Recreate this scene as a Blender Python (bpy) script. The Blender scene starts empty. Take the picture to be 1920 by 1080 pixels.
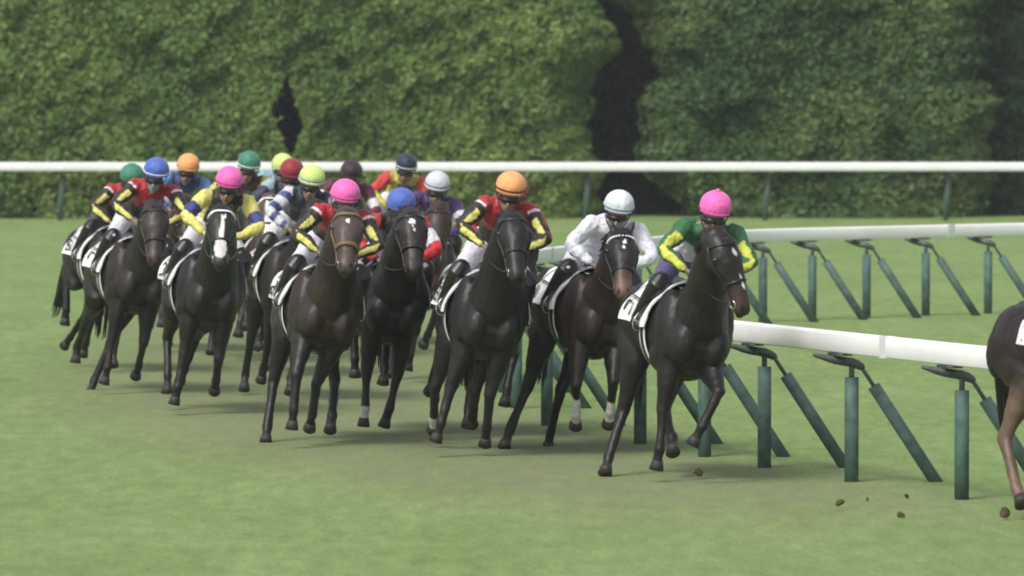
import bpy, math, random
import numpy as np
from mathutils import Vector, Matrix, noise

random.seed(7)
rng = np.random.default_rng(7)
R = math.radians
scene = bpy.context.scene
col = scene.collection

# ------------------------------------------------------------------ camera
F = 12000.0            # focal length in pixels of a 1920 wide frame
CAMH = 3.25
PITCH = math.atan(415.0 / F)
cam_data = bpy.data.cameras.new("Camera")
cam = bpy.data.objects.new("Camera", cam_data)
col.objects.link(cam)
cam.location = (0, 0, CAMH)
cam.rotation_euler = (math.pi / 2 - PITCH, 0, 0)
cam_data.sensor_width = 36.0
cam_data.lens = F / 1920.0 * 36.0
cam_data.clip_start = 1.0
cam_data.clip_end = 3000.0
cam_data.dof.use_dof = True
cam_data.dof.focus_distance = 53.0
cam_data.dof.aperture_fstop = 4.0
scene.camera = cam

# ------------------------------------------------------------------ world, sun, exposure
SUN_EL, SUN_AZ = R(50), R(215)      # azimuth clockwise from +Y
world = bpy.data.worlds.new("World")
scene.world = world
world.use_nodes = True
wn = world.node_tree
bg = wn.nodes["Background"]
sky = wn.nodes.new("ShaderNodeTexSky")
sky.sky_type = 'NISHITA'
sky.sun_disc = False
sky.sun_elevation = SUN_EL
sky.sun_rotation = SUN_AZ
sky.air_density = 1.0
sky.dust_density = 4.0
sky.ozone_density = 1.0
hs = wn.nodes.new("ShaderNodeHueSaturation")
hs.inputs["Saturation"].default_value = 0.35
wn.links.new(sky.outputs[0], hs.inputs["Color"])
wn.links.new(hs.outputs[0], bg.inputs[0])
bg.inputs[1].default_value = 0.115
sun_data = bpy.data.lights.new("Sun", 'SUN')
sun_data.energy = 1.3
sun_data.angle = R(18)
sun_data.color = (1.0, 0.96, 0.88)
sun = bpy.data.objects.new("Sun", sun_data)
col.objects.link(sun)
sd = Vector((math.sin(SUN_AZ) * math.cos(SUN_EL), math.cos(SUN_AZ) * math.cos(SUN_EL), math.sin(SUN_EL)))
sun.rotation_euler = sd.to_track_quat('Z', 'Y').to_euler()
scene.view_settings.view_transform = 'Standard'
scene.view_settings.look = 'None'
scene.view_settings.exposure = 0.65
scene.view_settings.gamma = 1.0
try:
    scene.cycles.filter_width = 1.9
    scene.cycles.max_bounces = 5
    scene.cycles.use_denoising = True
except Exception:
    pass

# ------------------------------------------------------------------ projection helpers (photo pixels -> world)
CP, SP = math.cos(PITCH), math.sin(PITCH)
def project(p):
    x, y, z = p[0], p[1], p[2] - CAMH
    d = y * CP - z * SP
    v = z * CP + y * SP
    return 960 + F * x / d, 540 - F * v / d
def ground_pt(px, py, z=0.0):
    a = (px - 960) / F; b = (540 - py) / F
    d = Vector((a, CP + b * SP, -SP + b * CP))
    t = (z - CAMH) / d.z
    return Vector((0, 0, CAMH)) + d * t

# ------------------------------------------------------------------ materials
def new_mat(name):
    m = bpy.data.materials.new(name); m.use_nodes = True
    return m, m.node_tree.nodes, m.node_tree.links, m.node_tree.nodes["Principled BSDF"]
def plain(name, c, rough=0.6, spec=0.4, metal=0.0, nscale=12, namt=0.12, bump=0.0):
    m, n, l, b = new_mat(name)
    tc = n.new("ShaderNodeTexCoord"); nz = n.new("ShaderNodeTexNoise")
    nz.inputs["Scale"].default_value = nscale; nz.inputs["Detail"].default_value = 5
    l.new(tc.outputs["Object"], nz.inputs["Vector"])
    mr = n.new("ShaderNodeMapRange")
    mr.inputs[1].default_value = 0.3; mr.inputs[2].default_value = 0.7
    mr.inputs[3].default_value = 1 - namt; mr.inputs[4].default_value = 1 + namt
    l.new(nz.outputs[0], mr.inputs[0])
    mx = n.new("ShaderNodeMix"); mx.data_type = 'RGBA'; mx.blend_type = 'MULTIPLY'; mx.inputs[0].default_value = 1
    mx.inputs[6].default_value = (*c, 1); l.new(mr.outputs[0], mx.inputs[7])
    l.new(mx.outputs[2], b.inputs["Base Color"])
    b.inputs["Roughness"].default_value = rough
    b.inputs["Specular IOR Level"].default_value = spec
    b.inputs["Metallic"].default_value = metal
    if bump:
        bp = n.new("ShaderNodeBump"); bp.inputs["Strength"].default_value = bump; bp.inputs["Distance"].default_value = 0.01
        l.new(nz.outputs[0], bp.inputs["Height"]); l.new(bp.outputs[0], b.inputs["Normal"])
    return m
def colmat(name, rough, spec, sheen=0.0, nscale=9, namt=0.15, bump=0.15, coat=0.0):
    """material reading the mesh colour attribute 'Col' (coat / silk pattern)"""
    m, n, l, b = new_mat(name)
    at = n.new("ShaderNodeAttribute"); at.attribute_name = "Col"
    tc = n.new("ShaderNodeTexCoord"); nz = n.new("ShaderNodeTexNoise")
    nz.inputs["Scale"].default_value = nscale; nz.inputs["Detail"].default_value = 6
    l.new(tc.outputs["Object"], nz.inputs["Vector"])
    mr = n.new("ShaderNodeMapRange")
    mr.inputs[1].default_value = 0.3; mr.inputs[2].default_value = 0.7
    mr.inputs[3].default_value = 1 - namt; mr.inputs[4].default_value = 1 + namt
    l.new(nz.outputs[0], mr.inputs[0])
    mx = n.new("ShaderNodeMix"); mx.data_type = 'RGBA'; mx.blend_type = 'MULTIPLY'; mx.inputs[0].default_value = 1
    l.new(at.outputs["Color"], mx.inputs[6]); l.new(mr.outputs[0], mx.inputs[7])
    l.new(mx.outputs[2], b.inputs["Base Color"])
    b.inputs["Roughness"].default_value = rough
    b.inputs["Specular IOR Level"].default_value = spec
    b.inputs["Sheen Weight"].default_value = sheen
    b.inputs["Coat Weight"].default_value = coat
    bp = n.new("ShaderNodeBump"); bp.inputs["Strength"].default_value = bump; bp.inputs["Distance"].default_value = 0.03
    l.new(nz.outputs[0], bp.inputs["Height"]); l.new(bp.outputs[0], b.inputs["Normal"])
    return m
M = {}
M['coat'] = colmat('horse_coat', 0.46, 0.38, 0.0, 7, 0.35, 0.35)
M['silk'] = colmat('racing_silk', 0.5, 0.35, 0.1, 22, 0.08, 0.7)
M['skin'] = colmat('skin', 0.55, 0.35, 0.0, 30, 0.08, 0.1)
M['cap'] = colmat('cap_silk', 0.5, 0.3, 0.15, 24, 0.05, 0.5)
M['hair'] = plain('horse_hair', (0.012, 0.011, 0.011), 0.55, 0.4)
M['leather'] = plain('black_leather', (0.012, 0.012, 0.012), 0.35, 0.5)
M['tanleather'] = plain('tan_leather', (0.16, 0.10, 0.06), 0.5, 0.4)
M['steel'] = plain('steel', (0.5, 0.5, 0.5), 0.3, 0.5, 1.0)
M['white_strap'] = plain('white_strap', (0.72, 0.72, 0.72), 0.6)
M['cloth'] = plain('white_cloth', (0.7, 0.7, 0.71), 0.8, 0.2, 0, 25, 0.08, 0.4)
M['print'] = plain('black_print', (0.015, 0.015, 0.018), 0.7)
M['boot'] = plain('boot_leather', (0.012, 0.012, 0.013), 0.3, 0.5)
M['goggle'] = plain('goggle_glass', (0.01, 0.01, 0.012), 0.12, 0.6)
M['eye'] = plain('eye', (0.006, 0.004, 0.004), 0.08, 0.7)
M['hoof'] = plain('hoof', (0.03, 0.026, 0.022), 0.6)
M['rail'] = plain('rail_white', (0.82, 0.82, 0.83), 0.5, 0.3, 0, 2.2, 0.06)
M['sleeve'] = plain('rail_sleeve', (0.62, 0.63, 0.64), 0.5, 0.3, 0, 6, 0.1)
M['galv'] = plain('galvanised', (0.08, 0.095, 0.095), 0.5, 0.4, 0.4, 30, 0.2)
M['pad'] = plain('green_pad', (0.065, 0.115, 0.100), 0.65, 0.3, 0, 9, 0.35, 0.4)
M['clod'] = plain('soil', (0.07, 0.06, 0.03), 0.95, 0.1, 0, 40, 0.4, 0.8)

# ------------------------------------------------------------------ mesh helpers
class MB:
    def __init__(s): s.v = []; s.f = []
    def ring_loft(s, rings, cap=True):
        n = len(rings[0]); base = len(s.v)
        for r in rings: s.v.extend([tuple(p) for p in r])
        for i in range(len(rings) - 1):
            for j in range(n):
                a = base + i * n + j; b = base + i * n + (j + 1) % n
                s.f.append((a, b, b + n, a + n))
        if cap:
            s.f.append(tuple(base + j for j in range(n))[::-1])
            s.f.append(tuple(base + (len(rings) - 1) * n + j for j in range(n)))
    def tube(s, pts, rad, seg=12, up=None, sub=1, round_ends=True):
        """pts list of Vectors; rad list of r or (rw, rh): half size across 'side' and along 'up'"""
        pts = [Vector(p) for p in pts]
        rad = [(r, r) if not isinstance(r, (tuple, list)) else r for r in rad]
        if sub > 1:
            P, Q = [], []
            n = len(pts)
            for i in range(n - 1):
                p0 = pts[max(i - 1, 0)]; p1 = pts[i]; p2 = pts[i + 1]; p3 = pts[min(i + 2, n - 1)]
                for k in range(sub):
                    t = k / sub
                    P.append(0.5 * ((2 * p1) + (p2 - p0) * t + (2 * p0 - 5 * p1 + 4 * p2 - p3) * t * t + (3 * p1 - p0 - 3 * p2 + p3) * t ** 3))
                    e = t * t * (3 - 2 * t)
                    Q.append((rad[i][0] * (1 - e) + rad[i + 1][0] * e, rad[i][1] * (1 - e) + rad[i + 1][1] * e))
            P.append(pts[-1]); Q.append(rad[-1]); pts, rad = P, Q
        if round_ends:
            d0 = (pts[0] - pts[1]).normalized(); d1 = (pts[-1] - pts[-2]).normalized()
            r0 = min(rad[0]); r1 = min(rad[-1])
            pts = [pts[0] + d0 * r0 * .75] + pts + [pts[-1] + d1 * r1 * .75]
            rad = [(rad[0][0] * .45, rad[0][1] * .45)] + rad + [(rad[-1][0] * .45, rad[-1][1] * .45)]
        if up is None: up = Vector((0, 0, 1))
        up = Vector(up)
        rings = []; prev = None
        for i, p in enumerate(pts):
            t = (pts[min(i + 1, len(pts) - 1)] - pts[max(i - 1, 0)])
            t = t.normalized() if t.length > 1e-9 else Vector((1, 0, 0))
            side = t.cross(up)
            if side.length < 0.15:
                side = prev.copy() if prev is not None else t.cross(Vector((1, 0, 0.01)))
                side = side - t * side.dot(t)
            side.normalize()
            if prev is not None and side.dot(prev) < 0: side = -side
            prev = side
            u = side.cross(t).normalized()
            rw, rh = rad[i]
            rings.append([p + side * (rw * math.cos(2 * math.pi * j / seg)) + u * (rh * math.sin(2 * math.pi * j / seg)) for j in range(seg)])
        s.ring_loft(rings)
    def ell(s, c, r, axes=None, nu=14, nv=9):
        c = Vector(c); A = axes or (Vector((1, 0, 0)), Vector((0, 1, 0)), Vector((0, 0, 1)))
        rings = []
        for i in range(1, nv):
            ph = math.pi * i / nv
            rings.append([c + A[0] * (r[0] * math.sin(ph) * math.cos(2 * math.pi * j / nu)) + A[1] * (r[1] * math.sin(ph) * math.sin(2 * math.pi * j / nu)) + A[2] * (-r[2] * math.cos(ph)) for j in range(nu)])
        s.ring_loft(rings)
    def box(s, c, h, axes=None):
        c = Vector(c); A = axes or (Vector((1, 0, 0)), Vector((0, 1, 0)), Vector((0, 0, 1)))
        b = len(s.v)
        for sx in (-1, 1):
            for sy in (-1, 1):
                for sz in (-1, 1):
                    s.v.append(tuple(c + A[0] * h[0] * sx + A[1] * h[1] * sy + A[2] * h[2] * sz))
        for f in ((0, 1, 3, 2), (4, 6, 7, 5), (0, 4, 5, 1), (2, 3, 7, 6), (0, 2, 6, 4), (1, 5, 7, 3)):
            s.f.append(tuple(b + i for i in f))
    def quadstrip(s, A, B):
        b = len(s.v); n = len(A)
        s.v += [tuple(p) for p in A] + [tuple(p) for p in B]
        for i in range(n - 1): s.f.append((b + i, b + i + 1, b + n + i + 1, b + n + i))
    def mesh(s, name):
        me = bpy.data.meshes.new(name); me.from_pydata(s.v, [], s.f); me.validate(); me.update()
        return me
    def build(s, name, mat, parent=None, smooth=True):
        me = s.mesh(name)
        if smooth: me.polygons.foreach_set("use_smooth", [True] * len(me.polygons))
        me.materials.append(mat)
        o = bpy.data.objects.new(name, me); col.objects.link(o)
        if parent: o.parent = parent
        return o
    def skin(s, name, mat, parent, voxel=0.016, smooth_it=3, colfn=None, fac=0.5, extra=None, wr=None):
        """union all pieces into one continuous surface"""
        me = s.mesh(name + "_tmp")
        o = bpy.data.objects.new(name + "_tmp", me); col.objects.link(o)
        m = o.modifiers.new("r", 'REMESH'); m.mode = 'VOXEL'; m.voxel_size = voxel; m.use_smooth_shade = True
        sm = o.modifiers.new("s", 'SMOOTH'); sm.factor = fac; sm.iterations = smooth_it
        dg = bpy.context.evaluated_depsgraph_get()
        out = bpy.data.meshes.new_from_object(o.evaluated_get(dg))
        bpy.data.objects.remove(o); bpy.data.meshes.remove(me)
        out.name = name
        if extra is not None:       # add closed pieces rooted inside the surface (fingers)
            vs = [v.co[:] for v in out.vertices]; fs = [tuple(p.vertices) for p in out.polygons]
            b = len(vs); vs += extra.v; fs += [tuple(b + i for i in f) for f in extra.f]
            out2 = bpy.data.meshes.new(name); out2.from_pydata(vs, [], fs); out2.update()
            bpy.data.meshes.remove(out); out = out2
        out.polygons.foreach_set("use_smooth", [True] * len(out.polygons))
        if colfn:
            n = len(out.vertices)
            co = np.empty(n * 3); out.vertices.foreach_get("co", co); co = co.reshape(-1, 3)
            no = np.empty(n * 3); out.vertices.foreach_get("normal", no); no = no.reshape(-1, 3)
            c = colfn(co, no)
            if wr:      # loose folds / muscle relief
                k = np.array([noise.noise((x * wr[1] + wr[2] * 7.3, y * wr[1], z * wr[1] * .8)) + .5 * noise.noise((x * wr[1] * 2.3, y * wr[1] * 2.3, z * wr[1] * 2.3)) for x, y, z in co])
                co2 = co + no * (k * wr[0])[:, None]
                out.vertices.foreach_set("co", co2.ravel()); out.update()
            a = out.color_attributes.new("Col", 'FLOAT_COLOR', 'POINT')
            a.data.foreach_set("color", np.concatenate([c, np.ones((n, 1))], axis=1).ravel().astype(np.float32))
        out.materials.clear(); out.materials.append(mat)
        ob = bpy.data.objects.new(name, out); col.objects.link(ob)
        if parent: ob.parent = parent
        return ob
def empty(name, label=None, cat=None, group=None, loc=(0, 0, 0)):
    o = bpy.data.objects.new(name, None); col.objects.link(o)
    o.empty_display_size = 0.2; o.location = loc
    tag(o, label, cat, group); return o
def tag(o, label=None, cat=None, group=None, kind=None):
    if label: o["label"] = label
    if cat: o["category"] = cat
    if group: o["group"] = group
    if kind: o["kind"] = kind
    return o
def setcol(o, fn):
    me = o.data; n = len(me.vertices)
    co = np.empty(n * 3); me.vertices.foreach_get("co", co); co = co.reshape(-1, 3)
    c = fn(co)
    a = me.color_attributes.new("Col", 'FLOAT_COLOR', 'POINT')
    a.data.foreach_set("color", np.concatenate([c, np.ones((n, 1))], axis=1).ravel().astype(np.float32))

# ------------------------------------------------------------------ ground
def build_ground():
    m, n, l, b = new_mat("turf")
    geo = n.new("ShaderNodeNewGeometry")
    def nz(scale, detail=4, vec=None, rough=0.6):
        t = n.new("ShaderNodeTexNoise"); t.inputs["Scale"].default_value = scale; t.inputs["Detail"].default_value = detail
        t.inputs["Roughness"].default_value = rough
        l.new(vec or geo.outputs["Position"], t.inputs["Vector"]); return t
    mp = n.new("ShaderNodeMapping"); mp.inputs["Scale"].default_value = (1.0, 0.22, 1)
    l.new(geo.outputs["Position"], mp.inputs["Vector"])
    big = nz(0.9, 5, mp.outputs[0]); mid = nz(6, 5, mp.outputs[0]); fine = nz(30, 8, mp.outputs[0], 0.8)
    def ramp(src, a, c0, c, c1):
        r = n.new("ShaderNodeValToRGB"); r.color_ramp.elements[0].position = a; r.color_ramp.elements[1].position = c
        r.color_ramp.elements[0].color = (*c0, 1); r.color_ramp.elements[1].color = (*c1, 1)
        l.new(src, r.inputs[0]); return r
    def mix(a, b_, f, mode='MIX'):
        x = n.new("ShaderNodeMix"); x.data_type = 'RGBA'; x.blend_type = mode
        if isinstance(f, float): x.inputs[0].default_value = f
        else: l.new(f, x.inputs[0])
        l.new(a, x.inputs[6]); l.new(b_, x.inputs[7]); return x.outputs[2]
    base = ramp(big.outputs[0], 0.35, (0.168, 0.252, 0.088), 0.65, (0.208, 0.288, 0.112))
    md = ramp(mid.outputs[0], 0.3, (0.80, 0.82, 0.78), 0.7, (1.15, 1.12, 1.1))
    fn = ramp(fine.outputs[0], 0.25, (0.62, 0.66, 0.60), 0.75, (1.34, 1.28, 1.36))
    c = mix(base.outputs[0], md.outputs[0], 1.0, 'MULTIPLY')
    c = mix(c, fn.outputs[0], 1.0, 'MULTIPLY')
    # worn turf and kicked-up soil along the running line beside the rail
    sep = n.new("ShaderNodeSeparateXYZ"); l.new(geo.outputs["Position"], sep.inputs[0])
    fx = n.new("ShaderNodeFloatCurve")
    # centre line of the wear as a function of depth
    mr = n.new("ShaderNodeMapRange"); mr.inputs[1].default_value = 42; mr.inputs[2].default_value = 84
    l.new(sep.outputs[1], mr.inputs[0]); l.new(mr.outputs[0], fx.inputs["Value"])
    cu = fx.mapping.curves[0]
    ctr = [(42, 3.3), (50, 0.9), (56, -1.0), (64, -2.2), (74, -2.6), (84, -2.9)]
    while len(cu.points) < len(ctr): cu.points.new(0.5, 0.5)
    for p, (y, x) in zip(cu.points, ctr): p.location = ((y - 42) / 42, (x + 5) / 10)
    fx.mapping.update()
    sc = n.new("ShaderNodeMath"); sc.operation = 'MULTIPLY_ADD'; sc.inputs[1].default_value = 10; sc.inputs[2].default_value = -5
    l.new(fx.outputs[0], sc.inputs[0])
    df = n.new("ShaderNodeMath"); df.operation = 'SUBTRACT'; l.new(sep.outputs[0], df.inputs[0]); l.new(sc.outputs[0], df.inputs[1])
    ab = n.new("ShaderNodeMath"); ab.operation = 'ABSOLUTE'; l.new(df.outputs[0], ab.inputs[0])
    m2 = n.new("ShaderNodeMapRange"); m2.interpolation_type = 'SMOOTHSTEP'
    m2.inputs[1].default_value = 0.9; m2.inputs[2].default_value = 3.3; m2.inputs[3].default_value = 1.0; m2.inputs[4].default_value = 0.0
    l.new(ab.outputs[0], m2.inputs[0])
    wn_ = nz(2.2, 6, mp.outputs[0], 0.7)
    w1 = ramp(wn_.outputs[0], 0.38, (0.5, 0.5, 0.5), 0.62, (1, 1, 1))
    ml = n.new("ShaderNodeMath"); ml.operation = 'MULTIPLY'; l.new(m2.outputs[0], ml.inputs[0]); l.new(w1.outputs[0], ml.inputs[1])
    ml2 = n.new("ShaderNodeMath"); ml2.operation = 'MULTIPLY'; ml2.inputs[1].default_value = 0.74
    nf = n.new('ShaderNodeMapRange'); nf.interpolation_type = 'SMOOTHSTEP'; nf.inputs[1].default_value = 44; nf.inputs[2].default_value = 50; nf.inputs[3].default_value = .15
    l.new(sep.outputs[1], nf.inputs[0]); ml3 = n.new('ShaderNodeMath'); ml3.operation = 'MULTIPLY'; l.new(ml.outputs[0], ml3.inputs[0]); l.new(nf.outputs[0], ml3.inputs[1])
    l.new(ml3.outputs[0], ml2.inputs[0])
    soil = ramp(fine.outputs[0], 0.3, (0.155, 0.158, 0.10), 0.7, (0.215, 0.21, 0.142))
    c = mix(c, soil.outputs[0], ml2.outputs[0])
    l.new(c, b.inputs["Base Color"])
    b.inputs["Roughness"].default_value = 0.95; b.inputs["Specular IOR Level"].default_value = 0.1
    bp = n.new("ShaderNodeBump"); bp.inputs["Strength"].default_value = 0.3; bp.inputs["Distance"].default_value = 0.02
    l.new(fine.outputs[0], bp.inputs["Height"]); l.new(bp.outputs[0], b.inputs["Normal"])
    g = MB(); g.v = [(-700, -80, 0), (700, -80, 0), (700, 1500, 0), (-700, 1500, 0)]; g.f = [(0, 1, 2, 3)]
    o = g.build("ground", m, smooth=False); tag(o, "mown green racecourse turf, worn and brownish along the running line", "turf", kind="structure")
build_ground()

# ------------------------------------------------------------------ tall trimmed hedges behind the track
def leaf_mat(name, c0, c1, c2):
    m, n, l, b = new_mat(name)
    geo = n.new("ShaderNodeNewGeometry")
    r = n.new("ShaderNodeValToRGB"); e = r.color_ramp.elements
    e[0].color = (*c0, 1); e[1].color = (*c2, 1); x = e.new(0.5); x.color = (*c1, 1)
    nz = n.new("ShaderNodeTexNoise"); nz.inputs["Scale"].default_value = 0.55; nz.inputs["Detail"].default_value = 4
    l.new(geo.outputs["Position"], nz.inputs["Vector"])
    mr = n.new("ShaderNodeMapRange"); mr.inputs[1].default_value = 0.32; mr.inputs[2].default_value = 0.68; l.new(nz.outputs[0], mr.inputs[0])
    mm = n.new("ShaderNodeMix"); mm.data_type = 'FLOAT'; mm.inputs[0].default_value = 0.55
    l.new(geo.outputs["Random Per Island"], mm.inputs[2]); l.new(mr.outputs[0], mm.inputs[3])
    l.new(mm.outputs[0], r.inputs[0]); l.new(r.outputs[0], b.inputs["Base Color"])
    b.inputs["Roughness"].default_value = 0.6; b.inputs["Specular IOR Level"].default_value = 0.25
    tr = n.new("ShaderNodeBsdfTranslucent"); l.new(r.outputs[0], tr.inputs[0])
    ms = n.new("ShaderNodeMixShader"); ms.inputs[0].default_value = 0.25
    l.new(b.outputs[0], ms.inputs[1]); l.new(tr.outputs[0], ms.inputs[2])
    l.new(ms.outputs[0], n["Material Output"].inputs[0])
    return m
def leaves_mesh(name, P, N, size, mat, parent):
    """P points, N outward normals: one folded leaf clump (two quads) at each"""
    n = len(P)
    d = N + rng.normal(0, 0.75, (n, 3)) + np.array([0, 0, 0.35])
    d /= np.linalg.norm(d, axis=1)[:, None]
    a = np.cross(d, rng.normal(0, 1, (n, 3))); a /= np.linalg.norm(a, axis=1)[:, None]
    b = np.cross(d, a)
    s = size * rng.uniform(0.6, 1.4, n)[:, None]
    a = a * s; b = b * s * 0.6
    V = np.stack([P - a, P + b * 0.9 + d * s * 0.15, P + a, P - b * 0.9 + d * s * 0.15], axis=1).reshape(-1, 3)
    me = bpy.data.meshes.new(name)
    me.vertices.add(4 * n); me.vertices.foreach_set("co", V.ravel().astype(np.float32))
    me.loops.add(4 * n); me.loops.foreach_set("vertex_index", np.arange(4 * n, dtype=np.int32))
    me.polygons.add(n); me.polygons.foreach_set("loop_start", np.arange(0, 4 * n, 4, dtype=np.int32))
    me.update(calc_edges=True); me.materials.append(mat)
    o = bpy.data.objects.new(name, me); col.objects.link(o); o.parent = parent
    return o
def bump3(x, z, seed):
    r = np.random.default_rng(seed)
    out = np.zeros_like(x)
    for k in range(26):
        f = r.uniform(0.5, 4.2) if k < 18 else r.uniform(5, 11); th = r.uniform(0, math.pi); ph = r.uniform(0, 6.28)
        out += np.sin((x * math.cos(th) + z * math.sin(th)) * f * 1.3 + ph) / (1 + f * 0.45)
    return out / 5.0
def hedge(x0, x1, y, depth, h, n, mat, seed, label, xe=lambda z: 0, xs=lambda z: 0, size=0.075, jl=False, jr=False):
    root = empty("trimmed_hedge", label, "hedge", "tall trimmed hedges behind the outer rail", ((x0 + x1) / 2, y + depth / 2, 0))
    ox, oy = (x0 + x1) / 2, y + depth / 2
    w = x1 - x0
    edn = lambda z: 0.42 * bump3(z * 1.7, z * 0.3 + 5, seed + 3)
    # front face
    def face(nf):
        x = rng.uniform(0, 1, nf); z = rng.uniform(0.02, h, nf)
        e0 = np.array([xs(q) for q in z]); e1 = np.array([xe(q) for q in z])
        X = (x0 + e0) + x * (w - e0 + e1)
        bx = bump3(X, z, seed)
        edge = np.minimum(X - x0 - e0 + (9 if jl else 0), x1 + e1 - X + (9 if jr else 0))
        rnd = np.where(edge < 1.1, (1.1 - edge) ** 2 * 0.9, 0)
        ed = edn(z)
        Y = y + rnd - bx * 0.42 + np.abs(rng.normal(0, 0.10, nf))
        X = X + ed * np.sign(X - ox) * np.clip((1.3 - edge) / 1.1, 0, 1)
        e = 0.06
        gx = (bump3(X + e, z, seed) - bump3(X - e, z, seed)) / (2 * e) * 0.42
        gz = (bump3(X, z + e, seed) - bump3(X, z - e, seed)) / (2 * e) * 0.42
        N = np.stack([gx * -1, -np.ones(nf), gz * -1], axis=1)
        N[:, 0] *= -1; N[:, 2] *= -1
        N /= np.linalg.norm(N, axis=1)[:, None]
        return np.stack([X - ox, Y - oy, z], axis=1), N
    P, N = face(n)
    # sides and top
    ns = int(n * 0.12)
    for sgn in (-1, 1):
        z = rng.uniform(0.02, h, ns); yy = rng.uniform(.95, depth, ns)
        xx = np.array([(x1 + xe(q)) if sgn > 0 else (x0 + xs(q)) for q in z]) + sgn * edn(z) + .12 * bump3(yy * 2, z * 2, seed + 9)
        P = np.vstack([P, np.stack([xx - ox, y + yy - oy, z], 1)]); N = np.vstack([N, np.tile([sgn, 0, 0], (ns, 1))])
    nt = int(n * 0.12); P = np.vstack([P, np.stack([rng.uniform(-w / 2, w / 2, nt), rng.uniform(-depth / 2, depth / 2, nt), h + rng.normal(0, .12, nt)], 1)])
    N = np.vstack([N, np.tile([0, 0, 1.0], (nt, 1))])
    leaves_mesh("foliage", P, N.astype(float), size, mat, root)
    # solid dark core added inside, its colour stands in for the inner shade
    c = MB(); hz = 14
    A = []
    for k in range(hz + 1):
        z = 0.3 + (h - 0.5) * k / hz
        a, b_ = x0 + xs(z) + 0.45, x1 + xe(z) - 0.45
        A.append([Vector((a - ox, y + 0.75 - oy, z)), Vector((b_ - ox, y + 0.75 - oy, z)), Vector((b_ - ox, y + depth - 0.4 - oy, z)), Vector((a - ox, y + depth - 0.4 - oy, z))])
    c.ring_loft(A); c.build("dark_core", M['wood_core'], root, smooth=False)
    t = MB()
    k = 0
    while x0 + 1.2 + k * 2.4 < x1 - 0.5:
        xx = x0 + 1.2 + k * 2.4
        t = MB(); t.tube([(xx - ox, y + depth / 2 - oy, -0.1), (xx - ox + 0.1, y + depth / 2 - oy, h * 0.5), (xx - ox, y + depth / 2 - oy, h - 1)], [0.16, 0.12, 0.05], 8)
        t.build("trunk", M['wood_core'], root); k += 1
    return root
M['wood_core'] = plain('dark_wood_and_core', (0.020, 0.026, 0.016), 0.9, 0.1, 0, 5, 0.4)  # shared by the trunks and the dark filler core of the hedges
yellowgreen = leaf_mat('leaf_yellow_green', (0.065, 0.128, 0.036), (0.148, 0.235, 0.062), (0.27, 0.345, 0.10))
midgreen = leaf_mat('leaf_mid_green', (0.032, 0.080, 0.030), (0.080, 0.148, 0.048), (0.18, 0.240, 0.072))
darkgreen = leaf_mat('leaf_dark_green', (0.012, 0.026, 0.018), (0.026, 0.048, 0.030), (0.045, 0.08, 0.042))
HY = F / 88.0            # about 136 m
def wx(px): return (px - 960) / 88.0
hedge(wx(-260), wx(532), HY + .7, 3, 8, 62000, yellowgreen, 3, "yellow-green trimmed hedge at the far left, left of the narrow dark gap",
      jr=True, xe=lambda z: 0.10 - 0.42 * max(0, 1 - abs(z - 2.3) / 1.0))
hedge(wx(548), wx(1125), HY + .7, 3, 8, 50000, yellowgreen, 3, "bright green trimmed hedge in the centre, between the narrow gap and the wide dark gap",
      jl=True, xs=lambda z: -.1 + 0.35 * max(0, 1 - abs(z - 2.0) / 1.0), xe=lambda z: -0.05 + 0.12 * math.sin(z * 2.2))
hedge(wx(1222), wx(1850), HY + 1.2, 3, 8, 50000, midgreen, 23, "darker green trimmed hedge on the right, beyond the wide dark gap",
      xs=lambda z: -0.28 * math.sin(z * 1.3 + .2) - .5 * max(0, z - 3.4) + .8 * max(0, 1.4 - z), xe=lambda z: 0.12 * math.sin(z * 1.3) + .1)
shadegreen = leaf_mat('leaf_shade_green', (0.02, 0.05, 0.028), (0.045, 0.09, 0.045), (0.09, 0.14, 0.06))  # darkened leaf colours that carry the shade themselves
hedge(wx(1800), wx(2700), HY + 3.2, 3, 8, 56000, shadegreen, 31, "dark hedge at the right edge behind the others, shade put into its leaf colour")
hedge(wx(1070), wx(1300), HY + 4.4, 2.5, 8, 20000, darkgreen, 37, "near-black hedge added to fill the wide gap, deep shade put into its leaf colour")  # added backing that keeps the gap dark, shade is in the leaf colour
def dark_tree(px, dy, h, label, seed, rx=1.6, lm=None):
    x, y = wx(px) * (HY + dy) / HY, HY + dy
    root = empty("evergreen_tree", label, "tree", "dark trees standing behind the hedges", (x, y, 0))
    t = MB(); t.tube([(0, 0, -.1), (.05, 0, h * .4), (0, .05, h * .85)], [.2, .14, .04], 10, sub=3)
    r = random.Random(seed)
    for k in range(14):
        a = r.uniform(0, 6.28); z = h * r.uniform(.15, .8); q = rx * r.uniform(.5, .9)
        t.tube([(0, 0, z), (q * .5 * math.cos(a), q * .5 * math.sin(a), z + .3), (q * math.cos(a), q * math.sin(a), z + .5)], [.05, .035, .015], 6)
    t.build("trunk", M['wood_core'], root)
    n = 15000
    g = np.random.default_rng(seed)
    u = g.normal(0, 1, (n, 3)); u /= np.linalg.norm(u, axis=1)[:, None]
    rr = g.uniform(0.55, 1.0, n) ** 0.6
    lump = 1 + 0.22 * np.sin(u[:, 0] * 7 + seed) * np.cos(u[:, 2] * 9) + 0.12 * np.sin(u[:, 1] * 15 + u[:, 2] * 13)
    P = u * (rr * lump)[:, None] * np.array([rx, rx, h * .52]) + np.array([0, 0, h * .52])
    P[:, 2] = np.maximum(P[:, 2], .05)
    leaves_mesh("crown", P, u, 0.10, lm or darkgreen, root)
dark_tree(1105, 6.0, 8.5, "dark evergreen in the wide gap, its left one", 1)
dark_tree(1200, 5.2, 8.5, "dark evergreen in the wide gap, its right one beside the right hedge", 2)
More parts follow.
